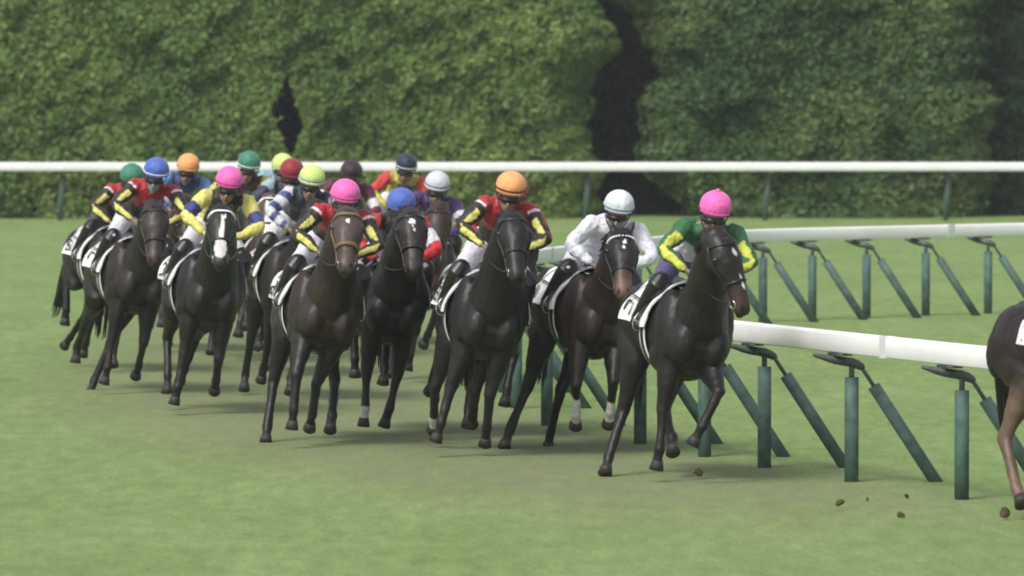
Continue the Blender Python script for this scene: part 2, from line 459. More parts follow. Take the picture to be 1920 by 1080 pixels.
dark_tree(540, 4.6, 8.0, "dark evergreen showing through the narrow gap on the left", 3, 1.6, shadegreen)
dark_tree(1900, 10.0, 9.0, "dark evergreen at the far right edge", 4, 2.2)

# ------------------------------------------------------------------ rails
def spline(pts, n=20):
    out = []
    P = [Vector(p) for p in pts]
    for i in range(len(P) - 1):
        p0 = P[max(i - 1, 0)]; p1 = P[i]; p2 = P[i + 1]; p3 = P[min(i + 2, len(P) - 1)]
        for k in range(n):
            t = k / n
            out.append(0.5 * ((2 * p1) + (p2 - p0) * t + (2 * p0 - 5 * p1 + 4 * p2 - p3) * t * t + (3 * p1 - p0 - 3 * p2 + p3) * t ** 3))
    out.append(P[-1]); return out
def rail_beam(path, z_top, hgt, wid, name, mat, parent):
    b = MB(); rings = []
    for i, p in enumerate(path):
        t = (path[min(i + 1, len(path) - 1)] - path[max(i - 1, 0)]); t.z = 0; t.normalize()
        s = Vector((t.y, -t.x, 0)); ring = []
        for (u, v) in ((-.5, .06), (-.5, .86), (-.42, .96), (-.25, 1), (.25, 1), (.42, .96), (.5, .86), (.5, .06), (.42, 0), (-.42, 0)):
            q = p + s * (u * wid); q.z = z_top - hgt + v * hgt; ring.append(q)
        rings.append(ring)
    b.ring_loft(rings); return b.build(name, mat, parent)
def build_inner_rail():
    top = 1.18
    px = [(2350, 700), (2080, 672), (1859, 650.5), (1600, 624), (1362, 599), (1180, 576), (1010, 555)]
    pts = [ground_pt(x, y, top) for x, y in px]
    far = [(1010, 467), (1100, 456), (1211, 445), (1395, 431), (1650, 424), (1920, 418), (2200, 413), (2600, 408), (3400, 400), (4400, 394)]
    fpts = [ground_pt(x, y, top) for x, y in far]
    mid = [Vector((-0.12, 62, 0)), Vector((-0.2, 66.5, 0)), Vector((-.05, 70, 0))]
    path = spline(pts + mid + fpts, 16)
    for p in path: p.z = 0
    root = empty("running_rail", "white inner running rail on green padded posts curving round the bend", "rail", None, (2, 52, 0))
    inv = Vector((-2, -52, 0))
    path = [p + inv for p in path]
    rail_beam(path, top, 0.165, 0.085, "rail_beam", M['rail'], root)
    jc = 0
    cum = [0]
    for a, b in zip(path, path[1:]): cum.append(cum[-1] + (b - a).length)
    def at(s):
        for i in range(len(cum) - 1):
            if cum[i + 1] >= s:
                f = (s - cum[i]) / max(1e-6, cum[i + 1] - cum[i]); p = path[i].lerp(path[i + 1], f)
                t = (path[min(i + 2, len(path) - 1)] - path[max(i - 1, 0)]).normalized()
                return p, t
        return path[-1], (path[-1] - path[-2]).normalized()
    def s_at_px(x, near):
        best = None
        for i, p in enumerate(path):
            w = p - inv
            if near and w.y > 60: continue
            if not near and w.y < 66: continue
            e = abs(project((w.x, w.y, top))[0] - x)
            if best is None or e < best[0]: best = (e, i)
        i = best[1]
        # refine
        lo = max(0, i - 1); hi = min(len(path) - 1, i + 1)
        ss = np.linspace(cum[lo], cum[hi], 60)
        return min(ss, key=lambda q: abs(project((at(q)[0] - inv) + Vector((0, 0, top)))[0] - x))
    S = [s_at_px(x, True) for x in (2250, 2010, 1781, 1575, 1412, 1300, 1180)]
    Sf = [s_at_px(x, False) for x in (1010, 1060, 1115, 1180, 1250, 1330, 1418, 1513, 1615, 1726, 1843, 1970, 2100, 2240, 2400)]
    g = (Sf[0] - S[-1]); k = int(g / 3.2)
    S = S + [S[-1] + g * (i + 1) / (k + 1) for i in range(k)] + Sf
    off = 0.10
    sj = 2.2
    while sj < cum[-1] - 1:
        p, t = at(sj); t.z = 0; t.normalize(); sd_ = Vector((t.y, -t.x, 0))
        b = MB(); b.box(p + Vector((0, 0, top - .0825)), (.06, .0445, .0845), (t, sd_, Vector((0, 0, 1)))); b.build("joint_sleeve", M['sleeve'], root, smooth=False)
        sj += 4.1
    for s in S:
        p, t = at(s); t.z = 0; t.normalize()
        inw = Vector((-t.y, t.x, 0))           # towards the inside of the bend
        if inw.x < 0 and (p - inv).y < 60: inw = -inw
        w = p - inv
        c = Vector((7.5, 64, 0)) - w; c.z = 0
        if inw.dot(c) < 0: inw = -inw
        base = p + inw * off
        d = Vector((0.93, -0.12, 0)) * 0.3 + inw * 0.7; d.normalize()
        b = MB(); b.tube([base + Vector((0, 0, -.05)), base + Vector((0, 0, .4)), base + Vector((0, 0, .82))], [.056, .056, .056], 14, up=(1, 0, 0), round_ends=False)
        b.build("post", M['pad'], root)
        b = MB(); foot = base + Vector((0.66, 0.0, 0)); tp = base + Vector((.05, 0, .94))
        f1 = foot.lerp(tp, 0.80)
        b.tube([foot + Vector((0.04, 0, -.06)), foot.lerp(tp, .4), f1], [.05, .05, .05], 14, up=(0, 1, 0), round_ends=False)
        b.build("brace", M['pad'], root)
        b = MB()
        b.tube([f1, tp], [.016, .016], 8)
        b.tube([base + Vector((0, 0, .80)), base + Vector((0, 0, .93))], [.022, .022], 8, up=(1, 0, 0))
        q = p + Vector((0, 0, 1.012))
        b.tube([base + Vector((.08, 0, .90)), base + Vector((0, 0, .935)), base * .5 + p * .5 + Vector((-.08, 0, .955)), q + Vector((-.20, 0, -.015))], [.03, .038, .034, .016], 8, up=(0, 1, 0), sub=3)
        b.box(p + Vector((0, 0, 1.003)), (.13, .05, .009), (t, inw, Vector((0, 0, 1))))
        b.build("bracket", M['galv'], root)
    return path
build_inner_rail()
def build_outer_rail():
    root = empty("running_rail", "white outer running rail in front of the tall hedges", "rail", None, (0, HY - 1, 0))
    tp = 1.23; inv = Vector((0, -(HY - 1), 0))
    pts = [ground_pt(x, y, tp) for x, y in ((-700, 304), (0, 304), (560, 306), (1120, 302), (1400, 306), (1920, 307), (2600, 308))]
    # keep a gentle line (depth from the picture is too sensitive here)
    P = []
    for p, x in zip(pts, (-900, 0, 560, 1120, 1400, 1920, 3600)):
        q = ground_pt(x, 304.5, tp); q.z = 0; P.append(q + inv)
    path = spline(P, 8)
    rail_beam(path, tp, 0.18, 0.10, "rail_beam", M['rail'], root)
    x = -620
    for x in (-560, -225, 110, 440, 770, 1097, 1435, 1774, 2110, 2450, 2790, 3130, 3470):
        b = ground_pt(x, 304.5, tp); b.z = 0; b += inv + Vector((0, .25, 0))
        m = MB(); m.tube([b + Vector((0, 0, -.05)), b + Vector((.04, 0, .5)), b + Vector((.09, 0, .95))], [.06] * 3, 10, up=(1, 0, 0), round_ends=False)
        m.build("post", M['palepost'], root)
        m = MB(); m.tube([b + Vector((.09, 0, .93)), b + Vector((.03, -.12, 1.0)), b + Vector((0, -.25, 1.02))], [.03] * 3, 8)
        m.build("bracket", M['galv'], root)
M['palepost'] = plain('grey_green_pad', (0.06, 0.10, 0.08), 0.6, 0.3)
build_outer_rail()

# ------------------------------------------------------------------ horses
UP = Vector((0, 0, 1))
# trunk: x, z centre, half height, half width
TR0 = [(-1.06, 1.24, .10, .07), (-1.00, 1.25, .20, .16), (-.88, 1.25, .275, .235), (-.70, 1.235, .305, .275), (-.50, 1.225, .30, .275), (-.28, 1.205, .285, .265),
      (-.05, 1.18, .305, .275), (.18, 1.165, .335, .265), (.36, 1.175, .345, .24), (.50, 1.18, .30, .215), (.62, 1.18, .225, .175), (.69, 1.18, .12, .10)]
TR = [(a, z, hh * 1.05, w * (1.12 + .12 * max(0, min(1, (a + .2) / .4)))) for a, z, hh, w in TR0]
def trunk_at(x):
    for a, b in zip(TR, TR[1:]):
        if a[0] <= x <= b[0]:
            f = (x - a[0]) / (b[0] - a[0]); f = f * f * (3 - 2 * f)
            return [a[i] * (1 - f) + b[i] * f for i in range(1, 4)]
    return TR[0][1:] if x < TR[0][0] else TR[-1][1:]
def trunk_pt(x, ang, off=0.0):
    """ang 0 = top, +90deg = left side"""
    zc, h, w = trunk_at(x)
    c, s = math.cos(ang), math.sin(ang)
    return Vector((x, (w + off) * math.copysign(abs(s) ** .92, s), zc + (h + off) * math.copysign(abs(c) ** 1.0, c)))
def ik(A, T, l1, l2, bend, lat):
    """two link chain A->K->T, knee moved towards 'bend'"""
    d = T - A; D = d.length
    if D > (l1 + l2) * .998: d = d.normalized() * (l1 + l2) * .998; D = d.length
    if D < abs(l1 - l2) * 1.1: d = d.normalized() * abs(l1 - l2) * 1.1; D = d.length
    a = (l1 * l1 - l2 * l2 + D * D) / (2 * D); h = math.sqrt(max(0, l1 * l1 - a * a))
    u = d.normalized(); b = (bend - u * bend.dot(u)).normalized()
    return A + u * a + b * h, A + d

def local_frame(h):
    th = R(h['th']); phi = th - math.pi / 2
    mat = Matrix.Rotation(phi, 4, 'Z') @ Matrix.Rotation(-R(h.get('lean', 9)), 4, 'X')
    return mat
def place(h):
    """find ground point and helmet height from the photo"""
    mat = local_frame(h)
    Y = F / h['s']; X = (h['hel'][0] - 960) / h['s']; hz = 2.15
    for _ in range(12):
        O = Vector((X, Y, 0)); w = O + mat @ Vector((.46, 0, hz))
        px, py = project(w); X += (h['hel'][0] - px) / h['s']; hz += (py - h['hel'][1]) / h['s']
    h['O'] = Vector((X, Y, 0)); h['hz'] = min(2.32, max(2.02, hz)); h['M'] = Matrix.Translation(h['O']) @ mat
def solve_xz(h, px, py, y):
    a, z = 0.0, 0.3
    Mx = h['M']
    for _ in range(10):
        f = lambda a, z: Vector(project(Mx @ Vector((a, y, z))))
        p = f(a, z); e = Vector((px, py)) - p
        da = (f(a + .01, z) - p) / .01; dz = (f(a, z + .01) - p) / .01
        det = da.x * dz.y - da.y * dz.x
        a += (e.x * dz.y - e.y * dz.x) / det; z += (da.x * e.y - da.y * e.x) / det
    return a, z
def solve_yz(h, px, py, x):
    y, z = 0.0, 1.8
    Mx = h['M']
    for _ in range(10):
        f = lambda y, z: Vector(project(Mx @ Vector((x, y, z))))
        p = f(y, z); e = Vector((px, py)) - p
        da = (f(y + .01, z) - p) / .01; dz = (f(y, z + .01) - p) / .01
        det = da.x * dz.y - da.y * dz.x
        y += (e.x * dz.y - e.y * dz.x) / det; z += (da.x * e.y - da.y * e.x) / det
    return y, z

def sphere_px(h, C, r, px, py, lo, hi):
    best = None
    for x in np.linspace(C.x + lo * r, C.x + hi * r, 41):
        y, z = solve_yz(h, px, py, x); v = Vector((x, y, z))
        e = abs((v - C).length - r)
        if best is None or e < best[0] - 1e-4: best = (e, v)
    d = best[1] - C
    return C + d.normalized() * r
GAIT = [  # default hoof positions (x, z) for fr, fl, hr, hl in different phases
    dict(fr=(.95, .30), fl=(.35, .02), hr=(-.55, .45), hl=(-1.25, .25)),
    dict(fr=(.20, .38), fl=(.62, .42), hr=(-.35, .02), hl=(-.75, .10)),
    dict(fr=(.55, .02), fl=(.98, .33), hr=(-1.30, .30), hl=(-1.05, .50)),
    dict(fr=(-.05, .10), fl=(.50, .02), hr=(-.90, .45), hl=(-.60, .42)),
]
def make_horse(h, voxel=0.016):
    place(h)
    root = empty("racehorse", h['label'], "horse", "racehorses galloping in the pack")
    root.matrix_world = h['M']
    b = MB()
    # trunk
    rings = []
    xs = []
    for a, c in zip(TR, TR[1:]):
        for k in range(3): xs.append(a[0] + (c[0] - a[0]) * k / 3)
    xs.append(TR[-1][0])
    for x in xs: rings.append([trunk_pt(x, 2 * math.pi * j / 28) for j in range(28)])
    b.ring_loft(rings)
    for s in (-1, 1):
        b.ell((-.72, s * .15, 1.22), (.26, .14, .27)); b.ell((-.90, s * .13, 1.17), (.15, .11, .21))
        b.ell((.57, s * .13, 1.10), (.17, .115, .18)); b.ell((.47, s * .215, 1.12), (.10, .07, .17)); b.ell((.37, s * .215, 1.22), (.19, .105, .29)); b.ell((.30, s * .21, 1.00), (.15, .085, .15))
    b.tube([(.0, 0, 1.44), (.22, 0, 1.50), (.40, 0, 1.46)], [.06, .07, .07], 10, sub=2)   # withers
    b.tube([(-.9, 0, 1.48), (-.65, 0, 1.51), (-.3, 0, 1.47)], [.08, .07, .07], 10, sub=2)
    # neck and head
    hx = .50; px_ = 1.13
    if 'poll' in h: py_, pz = solve_yz(h, h['poll'][0], h['poll'][1], px_)
    else: py_, pz = 0.0, 1.82
    py_ = max(-.3, min(.3, py_)); pz = max(1.70, min(2.0, pz))
    P = Vector((px_, py_, pz))
    HL = 0.63
    if 'muz' in h:
        # find direction: x free so that length = HL
        best = None
        for dx in np.linspace(.05, .5, 46):
            y, z = solve_yz(h, h['muz'][0], h['muz'][1], px_ + dx)
            v = Vector((px_ + dx, y, z)) - P
            e = abs(v.length - HL)
            if best is None or e < best[0]: best = (e, v)
        A = best[1].normalized()
        A.x = max(A.x, .25); A.normalize()
    else: A = Vector((.42, 0, -.9)).normalized()
    Mz = P + A * HL
    fa = R(h['th'] - h.get('turn', 0)); L = Vector((math.sin(fa), math.cos(fa), 0))   # lateral (left) of the head
    L = (L - A * L.dot(A)).normalized()
    N = A.cross(L).normalized()
    if N.x < 0: N = -N
    b.tube([(.30, 0, 1.20), (.52, 0, 1.30), (.74, py_ * .3, 1.24 * .35 + pz * .65 - .13), (.95, py_ * .7, pz - .10), (P.x - .02, py_, pz - .02), P + A * .05],
           [(.215, .26), (.215, .26), (.172, .205), (.132, .16), (.106, .12), (.08, .09)], 18, sub=4)
    hs_ = [(-.03, .095, .085, .00), (.06, .112, .11, .0), (.17, .128, .128, .005), (.27, .134, .135, .0), (.38, .122, .125, .005), (.50, .098, .102, .012), (.63, .082, .084, .014), (.76, .074, .075, .010), (.87, .076, .072, .006), (.96, .066, .062, .0), (1.01, .044, .040, -.004)]
    rings = []
    for t, rw, rh, o in hs_:
        c = P + A * (t * HL) + N * (o + .01 - .0)
        rr = []
        for j in range(20):
            th = 2 * math.pi * j / 20; cc, ss = math.cos(th), math.sin(th)
            wq = rw * (1 - .22 * max(0, -ss))         # narrower towards the jaw
            if ss > 0: wq = rw * (1 - .10 * ss)
            rr.append(c + L * (wq * math.copysign(abs(cc) ** .8, cc)) + N * (rh * math.copysign(abs(ss) ** .85, ss)))
        rings.append(rr)
    b.ring_loft(rings)
    head = lambda t, u, n_: P + A * (t * HL) + L * u + N * n_
    for s in (-1, 1):
        b.ell(head(.26, s * .112, .048), (.035, .03, .035))           # brow
        b.ell(head(.22, s * .055, -.06), (.075, .045, .085))          # cheek
        b.ell(head(.92, s * .032, .025), (.028, .026, .028))          # nostril
        e0 = head(-.01, s * .055, .02); ed = (UP * (.45 + h.get('ear', 0) * .5) + L * s * .30 - A * .15 - Vector((.65 * (1 - h.get('ear', 0)), 0, 0))).normalized()
        b.tube([e0 - ed * .02, e0 + ed * .05, e0 + ed * .105, e0 + ed * .15], [(.026, .020), (.031, .020), (.024, .016), (.008, .007)], 10, up=N, sub=2)
    b.ell(head(.97, 0, -.045), (.035, .032, .03))
    # legs
    g = GAIT[h.get('gait', 0)]
    hooves = {}
    legs = {}
    for leg in ('fr', 'fl', 'hr', 'hl'):
        s = -1 if leg[1] == 'r' else 1
        yy = s * (.10 if leg[0] == 'f' else .11)
        if leg in h:
            sp = h[leg]; yy = sp[2] if len(sp) > 2 else yy
            x, z = solve_xz(h, sp[0], sp[1], yy)
            lo, hi = ((-.25, 1.15) if leg[0] == 'f' else (-1.55, .05))
            x = max(lo, min(hi, x)); z = max(-.01, min(.75, z))
        else: x, z = g[leg]
        hoof = Vector((x, yy, z))
        if leg[0] == 'f':
            reach = max(-.4, min(.6, x - .4))
            el = Vector((.40 + reach * .10, s * .145, .99 + (.03 if reach > .3 else 0)))
            planted = z < .06
            cd = Vector((0, 0, -1))
            for _ in range(6):
                if planted: pd = (Vector((.45 if x < .7 else .25, 0, -.9))).normalized()
                else: pd = (cd + Vector((-.45 if z > .2 else -.1, 0, -.0))).normalized()
                fet = hoof - pd * .17
                K, T = ik(el, fet, .45, .30, Vector(h.get('b' + leg, (1, s * .12, .15))), s)
                cd = (T - K).normalized()
            if 'k' + leg in h:
                K = sphere_px(h, el, .45, *h['k' + leg][:2], 0.0, .95)
                E_ = sphere_px(h, K, .46, *sp[:2], -.95, .35)
                d_ = (E_ - K).normalized(); bk = Vector((-.22, 0, 0)) if E_.z > .08 else Vector((.25, 0, 0))
                T = K + (d_ - bk * .35).normalized() * .30; pd = (E_ - T).normalized()
                if E_.z < 0: pass
            legs[leg] = (el, K, T, T + pd * .10, T + pd * .17, pd)
            sh = Vector((.47, s * .14, 1.15))
            b.tube([sh, el + Vector((0, 0, .03)), el.lerp(K, .35), el.lerp(K, .75), K + (K - el).normalized() * -.03, K, K.lerp(T, .14), K.lerp(T, .5), K.lerp(T, .85), T, T + pd * .05, T + pd * .10],
                   [(.13, .165), (.122, .155), (.096, .118), (.064, .074), (.056, .060), (.055, .060), (.045, .049), (.037, .041), (.039, .044), (.046, .050), (.038, .041), (.042, .045)], 14, up=Vector((1, 0, .01)), sub=2)
        else:
            fx = x + .75
            hip = Vector((-.72, s * .14, 1.22))
            st = hip + Vector((.26 + .10 * fx, s * .03, -.28 + .03 * abs(fx))).normalized() * .36
            planted = z < .06
            cd = Vector((0, 0, -1))
            for _ in range(6):
                if planted: pd = Vector((.40 if x > -1.0 else .1, 0, -.9)).normalized()
                else: pd = (cd + Vector((-.35 if x > -1.0 else -.15, 0, 0))).normalized()
                fet = hoof - pd * .17
                K, T = ik(st, fet, .46, .42, Vector((-1, 0, .1)), s)
                cd = (T - K).normalized()
            if 'k' + leg in h:
                K = sphere_px(h, st, .46, *h['k' + leg][:2], -.97, -.2)
                E_ = sphere_px(h, K, .58, *sp[:2], -.8, .8)
                d_ = (E_ - K).normalized(); bk = Vector((-.15, 0, 0)) if E_.z > .08 else Vector((.2, 0, 0))
                T = K + (d_ - bk * .3).normalized() * .42; pd = (E_ - T).normalized()
            legs[leg] = (st, K, T, T + pd * .10, T + pd * .17, pd)
            hk = (K - st).normalized()
            b.tube([hip + Vector((0, 0, .02)), hip.lerp(st, .6), st, st.lerp(K, .35), st.lerp(K, .72), K - hk * .05, K, K.lerp(T, .12), K.lerp(T, .5), K.lerp(T, .88), T, T + pd * .05, T + pd * .10],
                   [(.15, .22), (.145, .21), (.125, .155), (.095, .120), (.060, .074), (.052, .068), (.054, .066), (.045, .054), (.039, .044), (.040, .045), (.047, .051), (.039, .042), (.042, .045)], 14, up=Vector((1, 0, .01)), sub=2)
    coat = np.array(h.get('coat', (.016, .013, .012))) * .75; pts_c = np.array(h.get('points', (.010, .009, .009)))
    muz = np.array(h.get('muzc', coat)); An, Ln, Nn, Pn = map(np.array, (A, L, N, P))
    socks = h.get('socks', {})
    def cf(co, no):
        c = np.tile(coat, (len(co), 1)).astype(float)
        belly = np.clip((1.0 - co[:, 2]) / .25, 0, 1)[:, None]
        c = c * (1 - belly) + pts_c * belly
        q = co - Pn; t = q @ An / HL; u = q @ Ln; n_ = q @ Nn; r2 = u * u + n_ * n_
        ishead = (t > -.1) & (t < 1.2) & (r2 < .19 ** 2) & (co[:, 0] > .95)
        hd = np.array(h.get('headc', coat)); c[ishead] = hd
        k = np.clip((t - h.get('muzt', .72)) / .22, 0, 1)[:, None] * ishead[:, None]; c = c * (1 - k) + muz * k
        end = (ishead & (t > .93))[:, None]; c = np.where(end, c * .65, c)
        nost = ishead & (np.abs(t - .93) < .028) & (np.abs(np.abs(u) - .042) < .014) & (n_ > .0); c[nost] = (.004, .003, .003)
        for (t0, u0, rt, ru, rot) in h.get('marks', ()):
            dt = (t - t0) * HL; du = u - u0
            a = dt * math.cos(rot) + du * math.sin(rot); bb = -dt * math.sin(rot) + du * math.cos(rot)
            mk = ishead & (n_ > -.02) & ((a / rt) ** 2 + (bb / ru) ** 2 < 1); c[mk] = (.72, .70, .68)
        for leg, hgt in socks.items():
            st_, K, T, pb, hb, pd = legs[leg]
            T_, K_, hb_ = map(np.array, (T, K, hb))
            top = T_ + (K_ - T_) * hgt
            axis = (hb_ - top); ln = np.linalg.norm(axis); axis = axis / ln
            tt = (co - top) @ axis; dd = np.linalg.norm((co - top) - tt[:, None] * axis, axis=1)
            mk = (tt > 0) & (tt < ln + .02) & (dd < .085); c[mk] = (.55, .54, .52)
        return c
    b.skin("body", M['coat'], root, voxel, 2, cf, wr=(.008, 7, h["i"]))
    # hooves
    for leg, (e, K, T, pb, hb, pd) in legs.items():
        m = MB(); fw = Vector((1, 0, 0)) - pd * pd.x
        fw = fw.normalized() if fw.length > .2 else Vector((0, 0, 1))
        m.tube([pb - pd * .012, pb + pd * .02, hb - pd * .004], [(.042, .046), (.050, .054), (.058, .064)], 14, up=fw, round_ends=False)
        m.build("hoof", M['hoof'], root)
    # eyes
    for s in (-1, 1):
        m = MB(); m.ell(head(.27, s * .126, .050), (.022, .02, .022), None, 12, 8); m.build("eye", M['eye'], root)
    # mane and forelock
    m = MB(); r = random.Random(h['i'])
    crest = [Vector((.46, 0, 1.52)), Vector((.74, py_ * .3, 1.24 * .35 + pz * .65 + .06)), Vector((.95, py_ * .7, pz + .045)), P + Vector((-.03, 0, .06))]
    cs = spline(crest, 14)
    for i, p in enumerate(cs):
        for k in range(5):
            sd = -1 if h.get('mane', -1) < 0 else 1
            q = p + Vector((r.uniform(-.015, .015), r.uniform(-.01, .01), 0)); ln = r.uniform(.08, .20); q = q + Vector((0, 0, r.uniform(-.005, .02)))
            m.tube([q, q + Vector((-.03, sd * .035, .01)), q + Vector((-.06 + r.uniform(-.03, .02), sd * (.07 + r.uniform(0, .03)), -ln * .6)), q + Vector((-.07 + r.uniform(-.05, .03), sd * (.09 + r.uniform(0, .03)), -ln))], [.014, .013, .009, .003], 5)
    for k in range(9):
        u = r.uniform(-.03, .03); q = head(-.03, u * .6, .05)
        m.tube([q, head(.06, u, .125), head(.16 + r.uniform(0, .05), u * 1.5, .14)], [.012, .010, .003], 5)
    m.build("mane", M['hair'], root)
    # tail
    m = MB()
    tb = Vector((-1.02, 0, 1.40)); sway = h.get('tail', .12)
    for k in range(46):
        a = r.uniform(-1, 1); c_ = r.uniform(-1, 1); ln = r.uniform(.7, 1.05)
        m.tube([tb + Vector((0, a * .02, c_ * .02)), tb + Vector((-.09, a * .03, .01 + c_ * .02)), tb + Vector((-.18, a * .05 + sway * .3, -.14 + c_ * .03)), tb + Vector((-.22 - .05 * ln, a * .07 + sway * .6, -.44 * ln + c_ * .04)), tb + Vector((-.24 - .08 * ln + c_ * .05, a * .05 + sway * 1.0, -.86 * ln))], [.018, .02, .019, .015, .004], 5, sub=2)
    m.build("tail", M['hair'], root)
    # ---------------- tack
    cl = MB(); fr_x, bk_x = .33, -.35
    nx, na = 18, 22; low = R(90)
    gridO, gridI = [], []
    for i in range(nx + 1):
        f = i / nx; ro, ri = [], []
        for j in range(na + 1):
            a = -low + 2 * low * j / na
            x = fr_x + (bk_x - fr_x) * f - .10 * (abs(a) / low) ** 2 * (1 - f) + .02 * math.sin(j * 1.3 + h['i'])
            lift = .012 + (.05 + .02 * math.sin(j * .9 + h['i'])) * max(0, f - .75) / .25 * (abs(a) / low)
            zadd = .018 * math.sin(f * 3.14)
            ro.append(trunk_pt(x, a, .040 + lift) + Vector((0, 0, zadd * (1 if abs(a) < .6 else 0)))); ri.append(trunk_pt(x, a, .030 + lift))
        gridO.append(ro); gridI.append(ri)
    for G_ in (gridO, gridI):
        for r0, r1 in zip(G_, G_[1:]): cl.quadstrip(r0, r1)
    for e0, e1 in ((gridO[0], gridI[0]), (gridO[-1], gridI[-1]), ([g_[0] for g_ in gridO], [g_[0] for g_ in gridI]), ([g_[-1] for g_ in gridO], [g_[-1] for g_ in gridI])): cl.quadstrip(e0, e1)
    cloth = cl.build("saddle_cloth", M['cloth'], root)
    # number and lettering bands on the rear flaps of the cloth
    for s in (-1, 1):
        pr = MB()
        def cp(f, a, o): return trunk_pt(fr_x + (bk_x - fr_x) * f, a * s, .046 + o + .012 + .05 * max(0, f - .75) / .25 * (abs(a) / low))
        fs = .70
        SEG = {'a': ((0, 0), (1, 0)), 'b': ((1, 0), (1, .5)), 'c': ((1, .5), (1, 1)), 'd': ((0, 1), (1, 1)), 'e': ((0, .5), (0, 1)), 'f': ((0, 0), (0, .5)), 'g': ((0, .5), (1, .5))}
        DG = {'0': 'abcdef', '1': 'bc', '2': 'abged', '3': 'abgcd', '4': 'fgbc', '5': 'afgcd', '6': 'afgedc', '7': 'abc', '8': 'abcdefg', '9': 'abcdfg'}
        strokes = []; nm = h['no']; wd = .10 if len(nm) > 1 else .14
        for q_, ch in enumerate(nm if s < 0 else nm[::-1]):
            f_ = (.70 if len(nm) > 1 else .76) + q_ * .15
            for g2 in DG[ch]:
                (u0, v0), (u1, v1) = SEG[g2]
                if s > 0: u0, u1 = 1 - u0, 1 - u1
                strokes.append(((f_ + u0 * wd, 66 + v0 * 17), (f_ + u1 * wd, 66 + v1 * 17)))
        for (f0, a0), (f1, a1) in strokes:
            A_, B_ = [], []
            dirx = abs(f1 - f0) > .01
            for k in range(5):
                q = k / 4; f = f0 + (f1 - f0) * q; a = a0 + (a1 - a0) * q
                if dirx: A_.append(cp(f, R(a - 1.3), .004)); B_.append(cp(f, R(a + 1.3), .004))
                else: A_.append(cp(f - .013, R(a), .004)); B_.append(cp(f + .013, R(a), .004))
            pr.quadstrip(A_, B_)
        for (fa_, fb_, a0_, a1_) in ((.92, .935, 30, 86), (.66, .92, 57, 58.6), (.66, .92, 60.2, 61.2)):      # border line and lettering bands
            A_, B_ = [], []
            for k in range(13):
                if a1_ - a0_ > 10: A_.append(cp(fa_, R(a0_ + (a1_ - a0_) * k / 12), .004)); B_.append(cp(fb_, R(a0_ + (a1_ - a0_) * k / 12), .004))
                else: A_.append(cp(fa_ + (fb_ - fa_) * k / 12, R(a0_), .004)); B_.append(cp(fa_ + (fb_ - fa_) * k / 12, R(a1_), .004))
            pr.quadstrip(A_, B_)
        pr.build("number", M['print'], cloth)
    # saddle with flaps
    sdl = MB()
    sdl.tube([(.20, 0, 1.565), (.10, 0, 1.555), (-.05, 0, 1.545), (-.22, 0, 1.565), (-.27, 0, 1.59)], [(.05, .02), (.10, .022), (.12, .024), (.13, .028), (.07, .02)], 14, sub=2)
    for s in (-1, 1):
        A_ = [trunk_pt(.24, R(14) * s, .066), trunk_pt(.255, R(35) * s, .064), trunk_pt(.235, R(55) * s, .063), trunk_pt(.20, R(72) * s, .063), trunk_pt(.15, R(84) * s, .06)]
        B_ = [trunk_pt(-.16, R(14) * s, .066), trunk_pt(-.12, R(35) * s, .064), trunk_pt(-.09, R(55) * s, .063), trunk_pt(-.05, R(72) * s, .063), trunk_pt(.02, R(84) * s, .06)]
        sdl.quadstrip(A_, B_)
    sdl.build("saddle", M['leather'], root)
    # girth: dark band with white edges
    gm = MB(); gw = MB()
    for x0, x1, q, o in ((.135, .035, gm, .018), (.165, .132, gw, .021), (.038, .005, gw, .021)):
        A_, B_ = [], []
        for k in range(31):
            a = R(62) + (2 * math.pi - 2 * R(62)) * k / 30
            sl = .10 * (1 - abs(math.cos(a / 2)) ** 2)
            A_.append(trunk_pt(x0 + sl, a, o)); B_.append(trunk_pt(x1 + sl, a, o))
        q.quadstrip(A_, B_)
    g_ = gm.build("girth", M['leather'], root); gw.build("edging", M['white_strap'], g_)
    # bridle
    br = MB(); lm = h.get('strap', 'leather')
    def band(t, a0, a1, rad, mb, t1=None):
        pts_ = []
        for k in range(15):
            a = a0 + (a1 - a0) * k / 14; tt = t if t1 is None else t + (t1 - t) * abs(math.sin((k / 14 - .5) * math.pi))
            rw = np.interp(tt, [q[0] for q in hs_], [q[1] for q in hs_]); rh = np.interp(tt, [q[0] for q in hs_], [q[2] for q in hs_]); oo = np.interp(tt, [q[0] for q in hs_], [q[3] for q in hs_])
            cc, ss = math.cos(a), math.sin(a); wq = rw * (1 - .22 * max(0, -ss)) * (1 - .10 * max(0, ss))
            pts_.append(P + A * (tt * HL) + N * (oo + .01) + L * ((wq + .004) * math.copysign(abs(cc) ** .8, cc)) + N * ((rh + .004) * math.copysign(abs(ss) ** .85, ss)))
        mb.tube(pts_, [(rad, rad * 1.4)] * 15, 6, up=A)
        return pts_
    band(.13, R(-20), R(200), .009, br, .10)
    n1 = band(.60, 0, 2 * math.pi * .999, .010, br)
    for s in (0, 1):
        aa = R(5) if s == 0 else R(175)
        pts_ = []
        for t in (.08, .2, .35, .5, .62, .76, .84):
            rw = np.interp(t, [q[0] for q in hs_], [q[1] for q in hs_]); sg = 1 if s == 0 else -1
            pts_.append(P + A * (t * HL) + L * (sg * (rw + .006)) + N * (.012))
        br.tube(pts_, [.008] * 7, 6, up=N)
    bro = br.build("bridle", M[lm], root)
    rings_ = MB()
    for s in (-1, 1):
        c = head(.84, s * .068, .0)
        rings_.tube([c + A * (.032 * math.cos(k * .628)) + N * (.032 * math.sin(k * .628)) for k in range(11)], [.007] * 11, 6, up=L)
    rings_.build("bit", M['steel'], bro)
